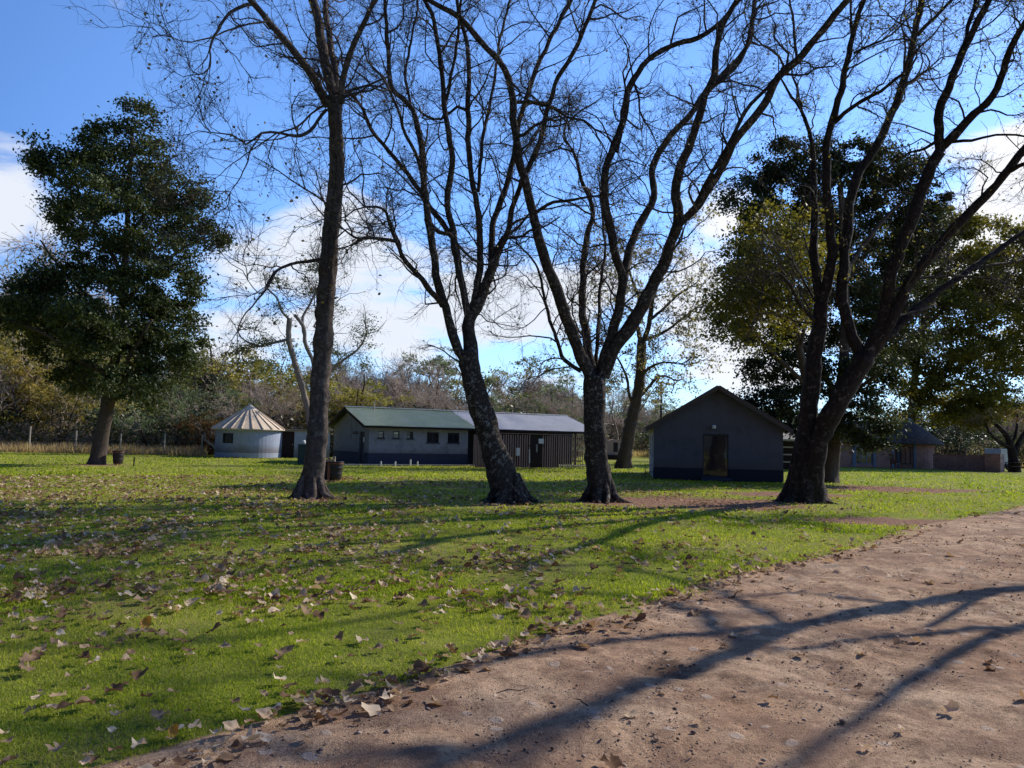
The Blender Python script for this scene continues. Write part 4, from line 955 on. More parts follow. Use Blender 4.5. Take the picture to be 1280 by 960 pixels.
# leaning buttress wall + low brick wall
MBX = MB(); q0, q1 = XY(1166, 64.5), XY(1233, 61.5)
LWN = empty('low_brick_wall', (q0[0], q0[1], 0), math.atan2(q1[1]-q0[1], q1[0]-q0[0]), 'low red-brick garden wall ending in a square pier', 'wall')
wl = math.hypot(q1[0]-q0[0], q1[1]-q0[1])
MB().box(0, wl, 0, .22, 0, 1.22).build('wall', BRICK, LWN); MB().box(-.02, wl, -.03, .25, 1.222, 1.29).build('coping', BRICK, LWN)
MB().box(wl+.002, wl+1.1, -.5, .5, 0, 1.42).build('pier', BRICK, LWN)
# wooden chair in front of the hut
cx_, cy_ = XY(1119, 63); CH = empty('wooden_chair', (cx_, cy_, 0), R(25), 'reddish wooden garden chair on the grass before the thatched house', 'chair')
MB().box(-.28, .28, -.28, .28, .4, .46).build('seat', RUST, CH); mb = MB()
for k in range(4): mb.bar((-.24+k*.16, .26, .46), (-.24+k*.16, .42, 1.25), .1, .03)
mb.build('backrest', RUST, CH)
for x in (-.25, .25):
    for y in (-.25, .25): MB().box(x-.03, x+.03, y-.03, y+.03, 0, .4).build('leg', RUST, CH)
    MB().box(x-.04, x+.04, -.3, .3, .62, .66).build('armrest', RUST, CH)
# white trailer far right
tx, ty = XY(1252, 64.5); TR = empty('white_trailer', (tx, ty, 0), R(0), 'white box trailer parked under the trees at the far right', 'trailer')
MB().box(-.1, 1.25, 0, 2.2, .55, 1.85).build('body', WHITE, TR, bevel=.06)
MB().box(-.15, 1.4, -.03, 2.2, .45, .545).build('chassis', FRAME, TR)
for x in (.65,):
    wv = MB(); wv.lathe([(.12, -.1), (.31, -.1), (.33, -.04), (.33, .04), (.31, .1), (.12, .1)], 20); wv.v = [(a+x, c+.05, b+.33) for a, b, c in wv.v]; wv.build('wheel', FRAME, TR)
MB().box(.9, 1.15, -.02, -.002, 1.1, 1.5).build('window', GLASS, TR)
px_, py_ = XY(1268, 61.5); PT = empty('picnic_table', (px_, py_, 0), 0, 'dark wooden picnic table at the far right edge of the lawn', 'table')
MB().box(-.8, .8, -.35, .35, .72, .77).build('tabletop', DARKW, PT)
for y in (-.7, .7): MB().box(-.8, .8, y-.13, y+.13, .42, .46).build('bench', DARKW, PT)
for x in (-.6, .6):
    mb = MB(); mb.bar((x, -.6, 0), (x, -.15, .72), .06); mb.bar((x, .6, 0), (x, .15, .72), .06); mb.box(x-.03, x+.03, -.8, .8, .36, .419); mb.build('leg_frame', DARKW, PT)
# small brick kiosk far off beside the middle trunk
kx, ky = XY(756, 76); KI = empty('brick_kiosk', (kx, ky, 0), 0, 'tiny pinkish brick hut with a curved top beyond the middle trunk', 'hut')
mb = MB(); poly = [(0, 0), (1.9, 0), (1.9, 1.75), (1.5, 1.95), (.95, 2.02), (.4, 1.9), (0, 1.55)]; mb.prism(poly, .0, 1.8); mb.build('wall', plain('pink_brick', (.40, .28, .23), .9, .2), KI)
MB().box(.85, 1.3, -.02, -.002, .75, 1.7).build('opening', INNER, KI); MB().box(.2, 1.25, -.35, -.01, 0, .45).build('hearth', DARKW, KI)
# utility pole
ux, uy = XY(826, 58); UP = empty('utility_pole', (ux, uy, 0), 0, 'thin dark utility pole behind the gabled building\'s left slope', 'pole')
MB().tube([(0, 0, -.2), (0, 0, 6.4)], [.09, .06], 8).build('shaft', DARKW, UP)
MB().bar((-.5, 0, 5.6), (.5, 0, 5.6), .07).build('crossarm', DARKW, UP)
MB().lathe([(.03, 4.75), (.16, 4.8), (.17, 5.0), (.06, 5.15)], 10, -.22, -.1).build('lamp_head', WHITE, UP)

# --- bins, boxes, posts
def drum(px, py, Y, label, h=.75, r=.3, pole=True, s=1.0):
    x, y = XY(px, Y); o = empty('rubbish_bin', (x, y, 0), rng.uniform(0, 6), label, 'bin')
    prof = [(r*.80, .06), (r*.84, .1), (r*.88, h*.33), (r*.92, h*.35), (r*.90, h*.38), (r*.95, h*.66), (r*.99, h*.68), (r*.96, h*.71), (r, h-.03), (r*1.07, h-.02), (r*1.07, h+.01), (r*.96, h+.01), (r*.92, h*.5), (r*.7, .12)]
    MB().lathe(prof, 24, cap=True).build('drum', BINM, o, smooth=True)
    MB().lathe([(r*.99, h-.09), (r*1.03, h-.08), (r*1.03, h-.05), (r*.99, h-.04)], 24, cap=False).build('band', RUST, o)
    MB().lathe([(r*.7, 0), (r*.75, .06)], 16).build('foot', RUST, o)
    return o
drum(148.5, 580, G(148, 580.5).y, 'small black bin on the grass right of the tall evergreen', .68, .27)
b2_ = G(419.5, 601)
drum(420, 601, b2_.y, 'dark rusty bin beside the slim grey trunk', .70, .29)
pp = G(412, 601); PO = empty('sign_post', (pp.x, pp.y-.1, 0), 0, 'reddish wooden post with a small plate, left of the rusty bin', 'post')
MB().box(-.06, .04, -.05, .05, 0, .84).build('post', REDPOST, PO); MB().box(-.3, -.07, -.04, .04, 0, .70).build('board', DARKW, PO)
MB().box(-.2, .2, -.08, -.052, .72, .80).build('plate', plain('plate', (.45, .3, .22), .7), PO); MB().box(.10, .20, .0, .06, 0.70, .90).build('cap_block', GREYPLY, PO)
g2 = G(378, 580); GB = empty('service_box', (g2.x, g2.y, 0), R(10), 'dark teal service box with a white lamp on top, left of the slim trunk', 'box')
MB().box(-.27, .27, -.22, .22, 0, 1.1).build('cabinet', BOXG, GB, bevel=.015); MB().box(-.30, .30, -.25, .25, 1.102, 1.16).build('lid', BOXG, GB)
MB().lathe([(.05, 1.16), (.11, 1.18), (.12, 1.32), (.07, 1.4)], 12, .02, 0).build('lamp', WHITE, GB, smooth=True)
for px, py, h in ((167, 583, .45),):
    p = G(px, py); tag(MB().tube([(0, 0, -.1), (.01, 0, h)], .03, 8).build('short_stake', DARKW, None, (p.x, p.y, 0)), 'short dark stake in the grass right of the small black bin', 'stake')
# pale fallen pole leaning beside the hut
pts = [at(256, 541, 56.5), at(257, 550, 56.5), at(266, 557, 56), at(275, 565, 55.6), at(284, 570, 55), at(296, 572, 54.5)]
pts = [Vector((p.x, p.y, max(.05, p.z))) for p in pts]; o0 = pts[-1].copy()
tag(MB().tube([p-o0 for p in pts], [.03, .06, .08, .09, .09, .07], 8).build('fallen_branch', GREYPLY, None, o0, smooth=True), 'pale bent fallen branch leaning by the left of the round hut', 'branch')
# wire fence on the left
FN = empty('wire_fence', (0, 58, 0), 0, 'wire fence with pale wooden posts in front of the thicket at the left', 'fence')
fx = []
for px in (-150, -60, 36, 94, 150, 205, 252):
    x = XY(px, 58)[0]; hh = {36: 1.95, 94: 1.7}.get(px, 1.6); fx.append(x)
    MB().tube([(x, 0, -.2), (x+.02, 0, hh)], [.085 if px in (36,) else .065, .06], 8).build('post', GREYPLY, FN)
for z in (.35, .7, 1.05, 1.4): MB().tube([(x, 0, z+.01*math.sin(x)) for x in fx], .003, 4).build('wire', CONC, FN)
# ------------------------------------------------------------------ ground, road, grass, leaves
EP = [(-2.06, 3.62), (-.80, 5.04), (.58, 6.85), (2.84, 9.65), (5.4, 12.2), (8.8, 16.4), (15.3, 22.7)]
EP = [(-11.5, -7.5), (-6.5, -1.6)]+EP+[(24, 31.5), (40, 46), (75, 75), (150, 130)]
EPn = np.array(EP)
def road_t(x, y):
    """signed distance from the grass edge, positive on the road; numpy arrays"""
    x = np.asarray(x, float); y = np.asarray(y, float); best = np.full(x.shape, 1e9); sg = np.zeros(x.shape)
    for (ax, ay), (bx, by) in zip(EPn[:-1], EPn[1:]):
        dx, dy = bx-ax, by-ay; L2 = dx*dx+dy*dy; u = np.clip(((x-ax)*dx+(y-ay)*dy)/L2, 0, 1)
        qx, qy = x-(ax+u*dx), y-(ay+u*dy); d = np.hypot(qx, qy); s = np.sign((x-ax)*dy-(y-ay)*dx)
        m = d < best; best = np.where(m, d, best); sg = np.where(m, s, sg)
    return best*sg
def vnoise(x, y, seed=0, oct=3):
    x = np.asarray(x, float); y = np.asarray(y, float); r = np.zeros(x.shape); a = 1.0; tot = 0
    for o in range(oct):
        xi = np.floor(x).astype(np.int64); yi = np.floor(y).astype(np.int64); fx = x-xi; fy = y-yi
        fx = fx*fx*(3-2*fx); fy = fy*fy*(3-2*fy)
        def h(i, j):
            n = (i*374761393+j*668265263+seed*1274126177+o*974711) & 0x7fffffff
            n = ((n ^ (n >> 13))*1274126177) & 0x7fffffff
            return ((n ^ (n >> 16)) & 0xffff)/65535.0
        v = (h(xi, yi)*(1-fx)+h(xi+1, yi)*fx)*(1-fy)+(h(xi, yi+1)*(1-fx)+h(xi+1, yi+1)*fx)*fy
        r += v*a; tot += a; a *= .5; x = x*2.03+17.1; y = y*2.03+5.3
    return r/tot
def edge_j(x, y): return (vnoise(x*1.3, y*1.3, 5, 3)-.5)*.9 + (vnoise(x*5, y*5, 6, 3)-.5)*.5
BARE = [(*G(868, 628)[:2], 4.0, 2.3), (*G(1110, 611)[:2], 4.6, 2.3), (*G(752, 628)[:2], 1.2, .8), (*G(637, 629)[:2], .9, .7), (*G(388, 623)[:2], .8, .7), (*G(121, 581)[:2], 1.6, 1.2), (*G(985, 618)[:2], 2.2, 1.6), (*G(1150, 652)[:2], 3.0, .9)]
def bare_m(x, y):
    m = np.zeros(np.shape(x))
    for cx, cy, a, b in BARE:
        d = np.hypot((x-cx)/a, (y-cy)/b)+(vnoise(x*1.6, y*1.6, 9, 3)-.5)*.9
        m = np.maximum(m, np.clip((1.1-d)/.35, 0, 1))
    return m
def lawn_z(x, y):
    z = (vnoise(x*.5, y*.5, 3, 2)-1.0)*.035; t_ = road_t(x, y)
    return np.where((t_ > .25) & (t_ < 12), -.08, z-.0)
# lawn sheet: fine near the camera, coarse out to the horizon
def axis(lo, hi, d0, grow):
    a = [0.0]; d = d0
    while a[-1] < hi: a.append(a[-1]+d); d *= grow
    b = [0.0]; d = d0
    while b[-1] > lo: b.append(b[-1]-d); d *= grow
    return np.array(sorted(set(b+a)))
xs = axis(-900, 900, .12, 1.035); ys = axis(-60, 1200, .12, 1.033)
X_, Y_ = np.meshgrid(xs, ys); Z_ = lawn_z(X_, Y_)
far = np.hypot(X_, Y_) > 45; Z_ = np.where(far, -.02, Z_)
V = np.stack([X_, Y_, Z_], -1).reshape(-1, 3); nx = len(xs); ny = len(ys)
ii = (np.arange(ny-1)[:, None]*nx+np.arange(nx-1)[None, :]).reshape(-1)
F = np.stack([ii, ii+1, ii+nx+1, ii+nx], -1)
me = np_mesh('lawn', V, F, True, bare_m(X_, Y_).reshape(-1))
m, t = newmat('lawn_turf'); P = wpos(t)
n1 = t.noise(P, 0.35, 4); n2 = t.noise(P, 2.2, 6, .7); n3 = t.noise(P, 14, 5, .75); n4 = t.noise(P, 60, 3, .7)
c = t.mix(t.mr(n2, .3, .7), (0.18, 0.23, 0.025, 1), (0.40, 0.43, 0.055, 1))
c = t.mix(t.mr(n1, .42, .6, 0, .7), c, (0.36, 0.33, 0.09, 1))
c = t.mix(t.mr(t.noise(P, 0.8, 6, .7, .5), .55, .66, 0, .6), c, (0.30, 0.23, 0.12, 1))
c = t.mix(t.mr(n3, .55, .72, 0, .6), c, (0.24, 0.19, 0.09, 1))
c = t.mix(t.mr(n4, .3, .55, .55, 0), c, (0.03, 0.05, 0.010, 1))
at_ = t.add('ShaderNodeAttribute', attribute_name='var')
soil = t.mix(t.mr(n3, .35, .65), (0.17, 0.085, 0.055, 1), (0.46, 0.27, 0.18, 1))
c = t.mix(t.mr(t.math('ADD', at_.outputs['Fac'], t.math('MULTIPLY', t.math('SUBTRACT', n2, .5), .8)), .35, .7), c, soil)
t.link(c, t.b.inputs['Base Color']); t.b.inputs['Roughness'].default_value = .95; t.b.inputs['Specular IOR Level'].default_value = .1
t.link(t.bump(t.math('ADD', n3, n4), .8, .05), t.b.inputs['Normal'])
tag(link_mesh('lawn', me, m), kind='structure')

# dirt road: ribbon that follows the edge, real relief
def edge_pts():
    out = []; P = [Vector((*p, 0)) for p in EP]
    for i in range(len(P)-1):
        p0, p1, p2, p3 = P[max(i-1, 0)], P[i], P[i+1], P[min(i+2, len(P)-1)]
        for j in range(40):
            u = j/40; out.append(.5*((2*p1)+(p2-p0)*u+(2*p0-5*p1+4*p2-p3)*u*u+(3*p1-p0-3*p2+p3)*u**3))
    out.append(P[-1]); return out
ep = edge_pts(); cum = [0.0]
for a, b in zip(ep, ep[1:]): cum.append(cum[-1]+(b-a).length)
cum = np.array(cum); epa = np.array([p[:] for p in ep])
near = cum[np.argmin(np.hypot(epa[:, 0]+.5, epa[:, 1]-5))]
ss = [near]; d = .035
while ss[-1] < cum[-1]-1: ss.append(ss[-1]+d); d = .035 if ss[-1]-near < 6 else d*1.02
d = .035
while ss[0] > 1: ss.insert(0, ss[0]-d); d = .035 if near-ss[0] < 3 else d*1.06
ss = np.array(ss); ts = np.concatenate([np.arange(0, 5, .035), 5+np.cumsum(.035*1.035**np.arange(48))]); ts = ts[ts < 9.2]
ex = np.interp(ss, cum, epa[:, 0]); ey = np.interp(ss, cum, epa[:, 1])
tx_ = np.gradient(ex); ty_ = np.gradient(ey)
k_ = 25; ker = np.ones(k_)/k_; tx_ = np.convolve(np.pad(tx_/np.hypot(tx_, ty_), k_//2, 'edge'), ker, 'valid'); ty_ = np.convolve(np.pad(np.gradient(ey)/np.hypot(np.gradient(ex), np.gradient(ey)), k_//2, 'edge'), ker, 'valid')
l_ = np.hypot(tx_, ty_); nxx, nyy = ty_/l_, -tx_/l_
ts = np.concatenate([[-.35, -.2, -.1], ts])
RX = ex[:, None]+nxx[:, None]*ts[None, :]; RY = ey[:, None]+nyy[:, None]*ts[None, :]
jit = edge_j(RX, RY)*.0
TT = np.broadcast_to(ts[None, :], RX.shape)
RZ = .012+(vnoise(RX*.9, RY*.9, 21, 2)-.5)*.05+(vnoise(RX*3.4, RY*3.4, 22, 3)-.5)*.050+(vnoise(RX*13, RY*13, 23, 2)-.5)*.018
# cobbles just breaking the surface
cb = vnoise(RX*7, RY*7, 31, 1); RZ += np.clip((cb-.74)/.10, 0, 1)*.016
ph = G(838, 832); dph = np.hypot((RX-ph.x)/.34, (RY-ph.y)/.42)+(vnoise(RX*5, RY*5, 33, 2)-.5)*.6; RZ -= np.clip(1-dph, 0, 1)*.055
edge_f = np.clip((TT+.05)/.5, 0, 1)*np.clip((9.2-TT)/.5, 0, 1)
RZ = RZ*edge_f-.012*(1-edge_f)-.05*np.clip((-TT)/.3, 0, 1)
for tr_, wd_ in ((2.1, .34), (3.7, .34)): RZ -= .022*np.exp(-((TT-tr_-(vnoise(RX*.3, RY*.3, 44, 1)-.5)*.5)/wd_)**2)
fd = np.clip((np.hypot(RX, RY)-25)/20, 0, 1); RZ = RZ*(1-fd)+.008*fd
V = np.stack([RX, RY, RZ], -1).reshape(-1, 3); nx = len(ts); ny = len(ss)
ii = (np.arange(ny-1)[:, None]*nx+np.arange(nx-1)[None, :]).reshape(-1)
F = np.stack([ii, ii+nx, ii+nx+1, ii+1], -1)
hole = np.clip(1.1-dph, 0, 1)+np.clip((.32-TT)/.5, 0, 1)*.5
me = np_mesh('dirt_road', V, F, True, hole.reshape(-1)); print('road', V.shape)
m, t = newmat('dirt'); P = wpos(t)
n1 = t.noise(P, .6, 4, .6, .3); n2 = t.noise(P, 4, 7, .7); n3 = t.noise(P, 30, 5, .75); n4 = t.noise(P, 110, 3, .7)
c = t.mix(t.mr(n1, .35, .65), (0.54, 0.315, 0.185, 1), (0.82, 0.57, 0.38, 1))
c = t.mix(t.mr(n2, .46, .66, 0, .75), c, (0.24, 0.125, 0.08, 1))
c = t.mix(t.mr(t.noise(P, 1.1, 6, .7, .8), .48, .56, 0, .75), c, (0.31, 0.18, 0.12, 1))
c = t.mix(t.mr(n3, .50, .66, 0, .7), c, (0.19, 0.105, 0.07, 1))
c = t.mix(t.mr(n4, .54, .66, 0, .4), c, (0.66, 0.49, 0.37, 1))
c = t.mix(t.mr(n4, .3, .46, .5, 0), c, (0.14, 0.08, 0.058, 1))
vo = t.voro(P, 5.2); vc = t.voro(P, 5.2, 'Color')
sp = t.add('ShaderNodeSeparateColor'); t.link(vc, sp.inputs[0])
stone = t.math('MULTIPLY', t.mr(t.math('ADD', vo, t.math('MULTIPLY', n2, .12)), .24, .29, 1, 0), t.mr(sp.outputs[0], .60, .62, 0, 1))
c = t.mix(t.math('MULTIPLY', stone, .75), c, (0.60, 0.47, 0.39, 1))
at_ = t.add('ShaderNodeAttribute', attribute_name='var')
c = t.mix(t.mr(t.math('ADD', at_.outputs['Fac'], t.math('MULTIPLY', t.math('SUBTRACT', n2, .5), 1.2)), .35, .8, 0, .8), c, (0.10, 0.06, 0.045, 1))
t.link(c, t.b.inputs['Base Color']); t.b.inputs['Roughness'].default_value = .93; t.b.inputs['Specular IOR Level'].default_value = .2
t.link(t.bump(t.math('ADD', t.math('ADD', n3, t.math('MULTIPLY', n4, .8)), t.math('MULTIPLY', stone, .35)), 1.0, .03), t.b.inputs['Normal'])
tag(link_mesh('dirt_road', me, m), kind='structure')
roadz_pts = (RX, RY, RZ)

# gravel on the road
def ground_pts(n, rmin, rmax, azl=-48, azr=48, p=1.0):
    r = rmin+(rmax-rmin)*nr.uniform(0, 1, n)**p; a = np.radians(nr.uniform(azl, azr, n)); return r*np.sin(a), r*np.cos(a)
ph_ = (1+5**.5)/2
ICO = unit(np.array([(-1,ph_,0),(1,ph_,0),(-1,-ph_,0),(1,-ph_,0),(0,-1,ph_),(0,1,ph_),(0,-1,-ph_),(0,1,-ph_),(ph_,0,-1),(ph_,0,1),(-ph_,0,-1),(-ph_,0,1)], float))
ICF = np.array([(0,11,5),(0,5,1),(0,1,7),(0,7,10),(0,10,11),(1,5,9),(5,11,4),(11,10,2),(10,7,6),(7,1,8),(3,9,4),(3,4,2),(3,2,6),(3,6,8),(3,8,9),(4,9,5),(2,4,11),(6,2,10),(8,6,7),(9,8,1)])
gx_, gy_ = ground_pts(60000, 2.2, 17, p=1.5); k = (road_t(gx_, gy_) > .05) & (vnoise(gx_*2, gy_*2, 41, 2)+nr.uniform(-.25, .25, len(gx_)) > .46); gx_, gy_ = gx_[k], gy_[k]
sz = np.exp(nr.normal(-5.85, .55, len(gx_)))*(1+.06*np.hypot(gx_, gy_)); sz = np.clip(sz, .0015, .018)
rk = unit(ICO)[None]*(1+nr.uniform(-.25, .25, (len(gx_), 12, 1)))*np.array([1, 1, .6])*sz[:, None, None]*nr.uniform(.7, 1.3, (len(gx_), 1, 3))
rk[..., 0] += gx_[:, None]; rk[..., 1] += gy_[:, None]; rk[..., 2] += (.014+(vnoise(gx_*.9, gy_*.9, 21, 2)-.5)*.05)[:, None]
V = rk.reshape(-1, 3); F = (np.arange(len(gx_))[:, None, None]*12+ICF[None]).reshape(-1, 3)
me = np_mesh('gravel', V, F, True, np.repeat(nr.uniform(0, 1, len(gx_)), 12))
m, t = newmat('gravel_stone'); a_t = t.add('ShaderNodeAttribute', attribute_name='var')
t.link(t.mix(t.math('POWER', a_t.outputs['Fac'], 1.3), (0.13, 0.08, 0.055, 1), (0.46, 0.33, 0.25, 1)), t.b.inputs['Base Color']); t.b.inputs['Roughness'].default_value = .9
tag(link_mesh('gravel', me, m), 'loose small stones and grit strewn over the reddish dirt road', 'gravel', kind='stuff')

# grass blades
def blades(n, rmin, rmax, w0, h0, p, thin=True, azl=-46, azr=46):
    x, y = ground_pts(n, rmin, rmax, azl, azr, p); t_ = road_t(x, y)+edge_j(x, y)
    dens = np.clip(vnoise(x*1.1, y*1.1, 61, 3)*2.6-.65, .15, 1)
    k = ((t_ < 0) | ((t_ < .12) & (nr.uniform(0, 1, n) < .45)) | ((t_ < .5) & (nr.uniform(0, 1, n) < .10*(vnoise(x*3, y*3, 67, 2) > .5)))) & (nr.uniform(0, 1, n) > bare_m(x, y)*1.0) & (nr.uniform(0, 1, n) < dens); x, y = x[k], y[k]; n = len(x)
    z = lawn_z(x, y)-.004; a = nr.uniform(0, 2*math.pi, n); h = h0*nr.uniform(.5, 1.4, n)*(.65+.7*vnoise(x*.8, y*.8, 63, 2)); w = w0*nr.uniform(.6, 1.3, n)
    la = nr.uniform(0, 2*math.pi, n); ln_ = h*nr.uniform(.15, .95, n)
    cx, sx_ = np.cos(a)*w/2, np.sin(a)*w/2
    P = np.stack([x, y, z], 1); W = np.stack([cx, sx_, 0*cx], 1); Ld = np.stack([np.cos(la)*ln_, np.sin(la)*ln_, 0*h], 1); Hh = np.stack([0*h, 0*h, h], 1)
    v = np.stack([P-W, P+W, P+W*.75+Ld*.35+Hh*.62, P-W*.75+Ld*.35+Hh*.62, P+Ld+Hh*.95, P+Ld+Hh*.95+W*.1], 1).reshape(-1, 3)
    b = np.arange(n)[:, None]*6; F = np.concatenate([b+np.array([[0, 1, 2, 3]]), b+np.array([[3, 2, 5, 4]])])
    var = np.clip(vnoise(x*.6, y*.6, 65, 3)*.7+nr.uniform(-.25, .45, n), 0, 1)
    return v, F, np.repeat(var, 6)
prt = [blades(260000, 2.9, 9, .0055, .029, 1.25), blades(170000, 8, 18, .012, .036, 1.1), blades(120000, 16, 36, .028, .048, 1.05), blades(60000, 32, 66, .06, .07, 1.1)]
V, F = join([(a, b) for a, b, c in prt]); var = np.concatenate([c for a, b, c in prt])
GR = leafmat('grass_blade', [(0.115, 0.198, 0.015), (0.31, 0.39, 0.028), (0.50, 0.52, 0.06), (0.640, 0.550, 0.192)], 0.46, .5, .25, .15, .8)
tag(link_mesh('grass', np_mesh('grass', V, F, False, var), GR), 'short bright green lawn grass with dry straw-coloured patches', 'grass', kind='stuff')

# fallen leaves
def leaf_shape(seed):
    r_ = np.random.default_rng(seed); n = 15; V = [(0, 0, .0)]; lobes = [0.62, .88, .74, .95, .80, 1.0, .92, 1.0, .80, .93, .74, .86, .62, .66, .6][:n]
    curl = r_.uniform(.1, .7); elo = r_.uniform(.55, 1.0); kk = r_.uniform(.25, .9); lobes = [1-(1-q)*kk for q in lobes]; ax = r_.uniform(0, math.pi)
    pts = []
    for ring, f in ((0, .5), (1, 1.0)):
        for k in range(n):
            a = -math.pi/2+.3+(2*math.pi-.6)*k/(n-1); rr = lobes[k]*f*(1+r_.uniform(-.26, .12)*ring)
            x, y = rr*math.cos(a)*.5*elo, rr*math.sin(a)*.5
            u = x*math.cos(ax)+y*math.sin(ax); z = curl*u*u*1.6+r_.uniform(-.06, .09)*ring+.04*math.sin(a*3)*f
            V.append((x*(1-curl*.35*abs(u)), y, z))
    F = []
    for k in range(n-1): F.append((0, 1+k, 2+k, 0)); 
    F3 = [(0, 1+k, 2+k) for k in range(n-1)]; F4 = [(1+k, 1+n+k, 2+n+k, 2+k) for k in range(n-1)]
    tri = F3+[(a, b, c) for a, b, c, d in F4]+[(a, c, d) for a, b, c, d in F4]
    return np.array(V), np.array(tri)
LS = [leaf_shape(200+i) for i in range(14)]
LFM = leafmat('fallen_leaf', [(0.10, 0.055, 0.03), (0.22, 0.13, 0.08), (0.46, 0.32, 0.20), (0.80, 0.64, 0.46)], .25, .85, 0, .1, tint=(1.1, .95, .7))
LFO = leafmat('fallen_leaf_orange', [(0.45, 0.20, 0.03), (0.5, 0.24, 0.04)], .35, .6, 0, .3)
for mm in (LFM,):
    tt = NT(mm.node_tree)
def leafdens(x, y):
    px = 640+FOC*x/y; py = 552+FOC*EYE/y
    d = .40+.22*np.clip((900-px)/500, 0, 1)
    d = d+.95*np.clip((520-px)/420, 0, 1)*np.exp(-((py-672)/52)**2)
    d = d+.35*np.exp(-((px-120)/230)**2-((py-780)/70)**2)
    d = d*(.15+2.6*np.clip(vnoise(x*.9, y*.9, 71, 4)-.36, 0, 1))
    d = d*np.clip((1150-px)/350, .10, 1)
    t_ = road_t(x, y)
    d = np.where(t_ > 0.25, .04, d)
    d = d+1.3*np.exp(-((t_-.08)/.24)**2)*np.clip(1.2-np.hypot(x, y)/14, .15, 1)
    return d
x, y = ground_pts(52000, 3.0, 32, -42, 40, .70)
k = nr.uniform(0, 1.15, len(x)) < leafdens(x, y)*np.where(np.hypot(x, y) < 9, .8, 1.25); x, y = x[k], y[k]
x = np.concatenate([x, *[nr.normal(G(px, py).x, .8, 240) for px, py in ((868, 628), (830, 622), (930, 632))], nr.normal(G(1110, 611).x, 2.3, 500)]); y = np.concatenate([y, *[nr.normal(G(px, py).y, .9, 240) for px, py in ((868, 628), (830, 622), (930, 632))], nr.normal(G(1110, 611).y, 1.2, 500)])
dist = np.hypot(x, y); o_ = np.argsort(dist); x, y, dist = x[o_], y[o_], dist[o_]
sizes = np.clip(np.exp(nr.normal(math.log(.095), .36, len(x))), .035, .17)
sizes[dist > 9] *= .95
bm_ = bare_m(x, y) > .4; sizes[bm_] *= .6
onroad = road_t(x, y) > .1
zz_ = np.where(onroad, .02, np.where(dist < 12, .028, .035))
LM = []
for i, (v, f) in enumerate(LS):
    va = .2+.8*((i*5) % 14)/13; LM.append(np_mesh('fallen_leaf', v, f, False, np.clip(np.full(len(v), va)+np.random.default_rng(i).uniform(-.1, .1, len(v)), 0, 1)))
    LM[-1].materials.append(LFM)
LO = np_mesh('fallen_leaf', *LS[3], False, np.full(len(LS[3][0]), .5)); LO.materials.append(LFO)
NI = 300
for i in range(min(NI, len(x))):
    o = bpy.data.objects.new('fallen_leaf', LM[int(nr.integers(0, 14))]); col.objects.link(o)
    o.location = (x[i], y[i], zz_[i]); s = sizes[i]; o.scale = (s, s, s*nr.uniform(.8, 1.5)); o.rotation_euler = (nr.normal(0, .16), nr.normal(0, .16), nr.uniform(0, 6.3))
    if onroad[i]: tag(o, 'dry pale brown leaf lying on the bare dirt road', 'leaf', 'fallen leaves on the road')
    elif s > .13: tag(o, 'large dry curled brown leaf lying on the near grass', 'leaf', 'large fallen leaves on the lawn')
    else: tag(o, 'small dry pale leaf lying on the near grass', 'leaf', 'small fallen leaves on the lawn')
for (px, py, s, lb) in ((181, 788, .13, 'orange-brown upright fallen leaf glowing among pale leaves on the left lawn'), (215, 928, .08, 'small orange leaf among brown ones at the road edge, bottom left')):
    p = G(px, py); o = bpy.data.objects.new('fallen_leaf', LO); col.objects.link(o); o.location = (p.x, p.y, .05); o.scale = (s, s, s); o.rotation_euler = (.9, .2, .5); tag(o, lb, 'leaf')
# the rest of the litter
vs, fs, off, vr = [], [], 0, []
idx = np.arange(NI, len(x)); kind = nr.integers(0, 14, len(x)); rz = nr.uniform(0, 6.3, len(x)); rt = nr.normal(0, .2, (len(x), 2))
for q in range(14):
    I = idx[kind[idx] == q]
    if not len(I): continue
    v, f = LS[q]; s = sizes[I][:, None, None]*1.05; A = v[None]*s*np.array([1, 1, 1.2]); c_, s_ = np.cos(rz[I])[:, None], np.sin(rz[I])[:, None]
    zx = A[..., 2]+A[..., 0]*rt[I, 0][:, None]+A[..., 1]*rt[I, 1][:, None]
    B_ = np.stack([A[..., 0]*c_-A[..., 1]*s_+x[I][:, None], A[..., 0]*s_+A[..., 1]*c_+y[I][:, None], zx+zz_[I][:, None]], -1)
    vs.append(B_.reshape(-1, 3)); fs.append((np.arange(len(I))[:, None, None]*len(v)+f[None]).reshape(-1, 3)+off); off += len(I)*len(v); vr.append(np.repeat(nr.uniform(.15, 1, len(I)), len(v)))
print('leaves', len(x))
tag(link_mesh('leaf_litter', np_mesh('leaf_litter', np.concatenate(vs), np.concatenate(fs), False, np.concatenate(vr)), LFM), 'dry pale leaves littering the lawn farther back', 'leaf litter', kind='stuff')
# twigs lying about on the road
for (px, py, a, L_) in ((1240*.5, 872, .4, .22), (735, 888, 2.0, .14), (820, 870, 1.0, .1)):
    p = G(px, py); pts = [(0, 0, .018), (L_*.4, .015, .03), (L_*.7, -.01, .022), (L_, .02, .02)]
    o = MB().tube(pts, [.004, .004, .003, .0015], 6).build('fallen_twig', TWIG, None, (p.x, p.y, .008)); o.rotation_euler.z = a
    tag(o, {620: 'forked dark twig lying on the road near its grassy edge', 735: 'short dark twig on the dirt below the pothole', 820: 'tiny dark twig beside the pothole in the road'}[int(px)], 'twig')
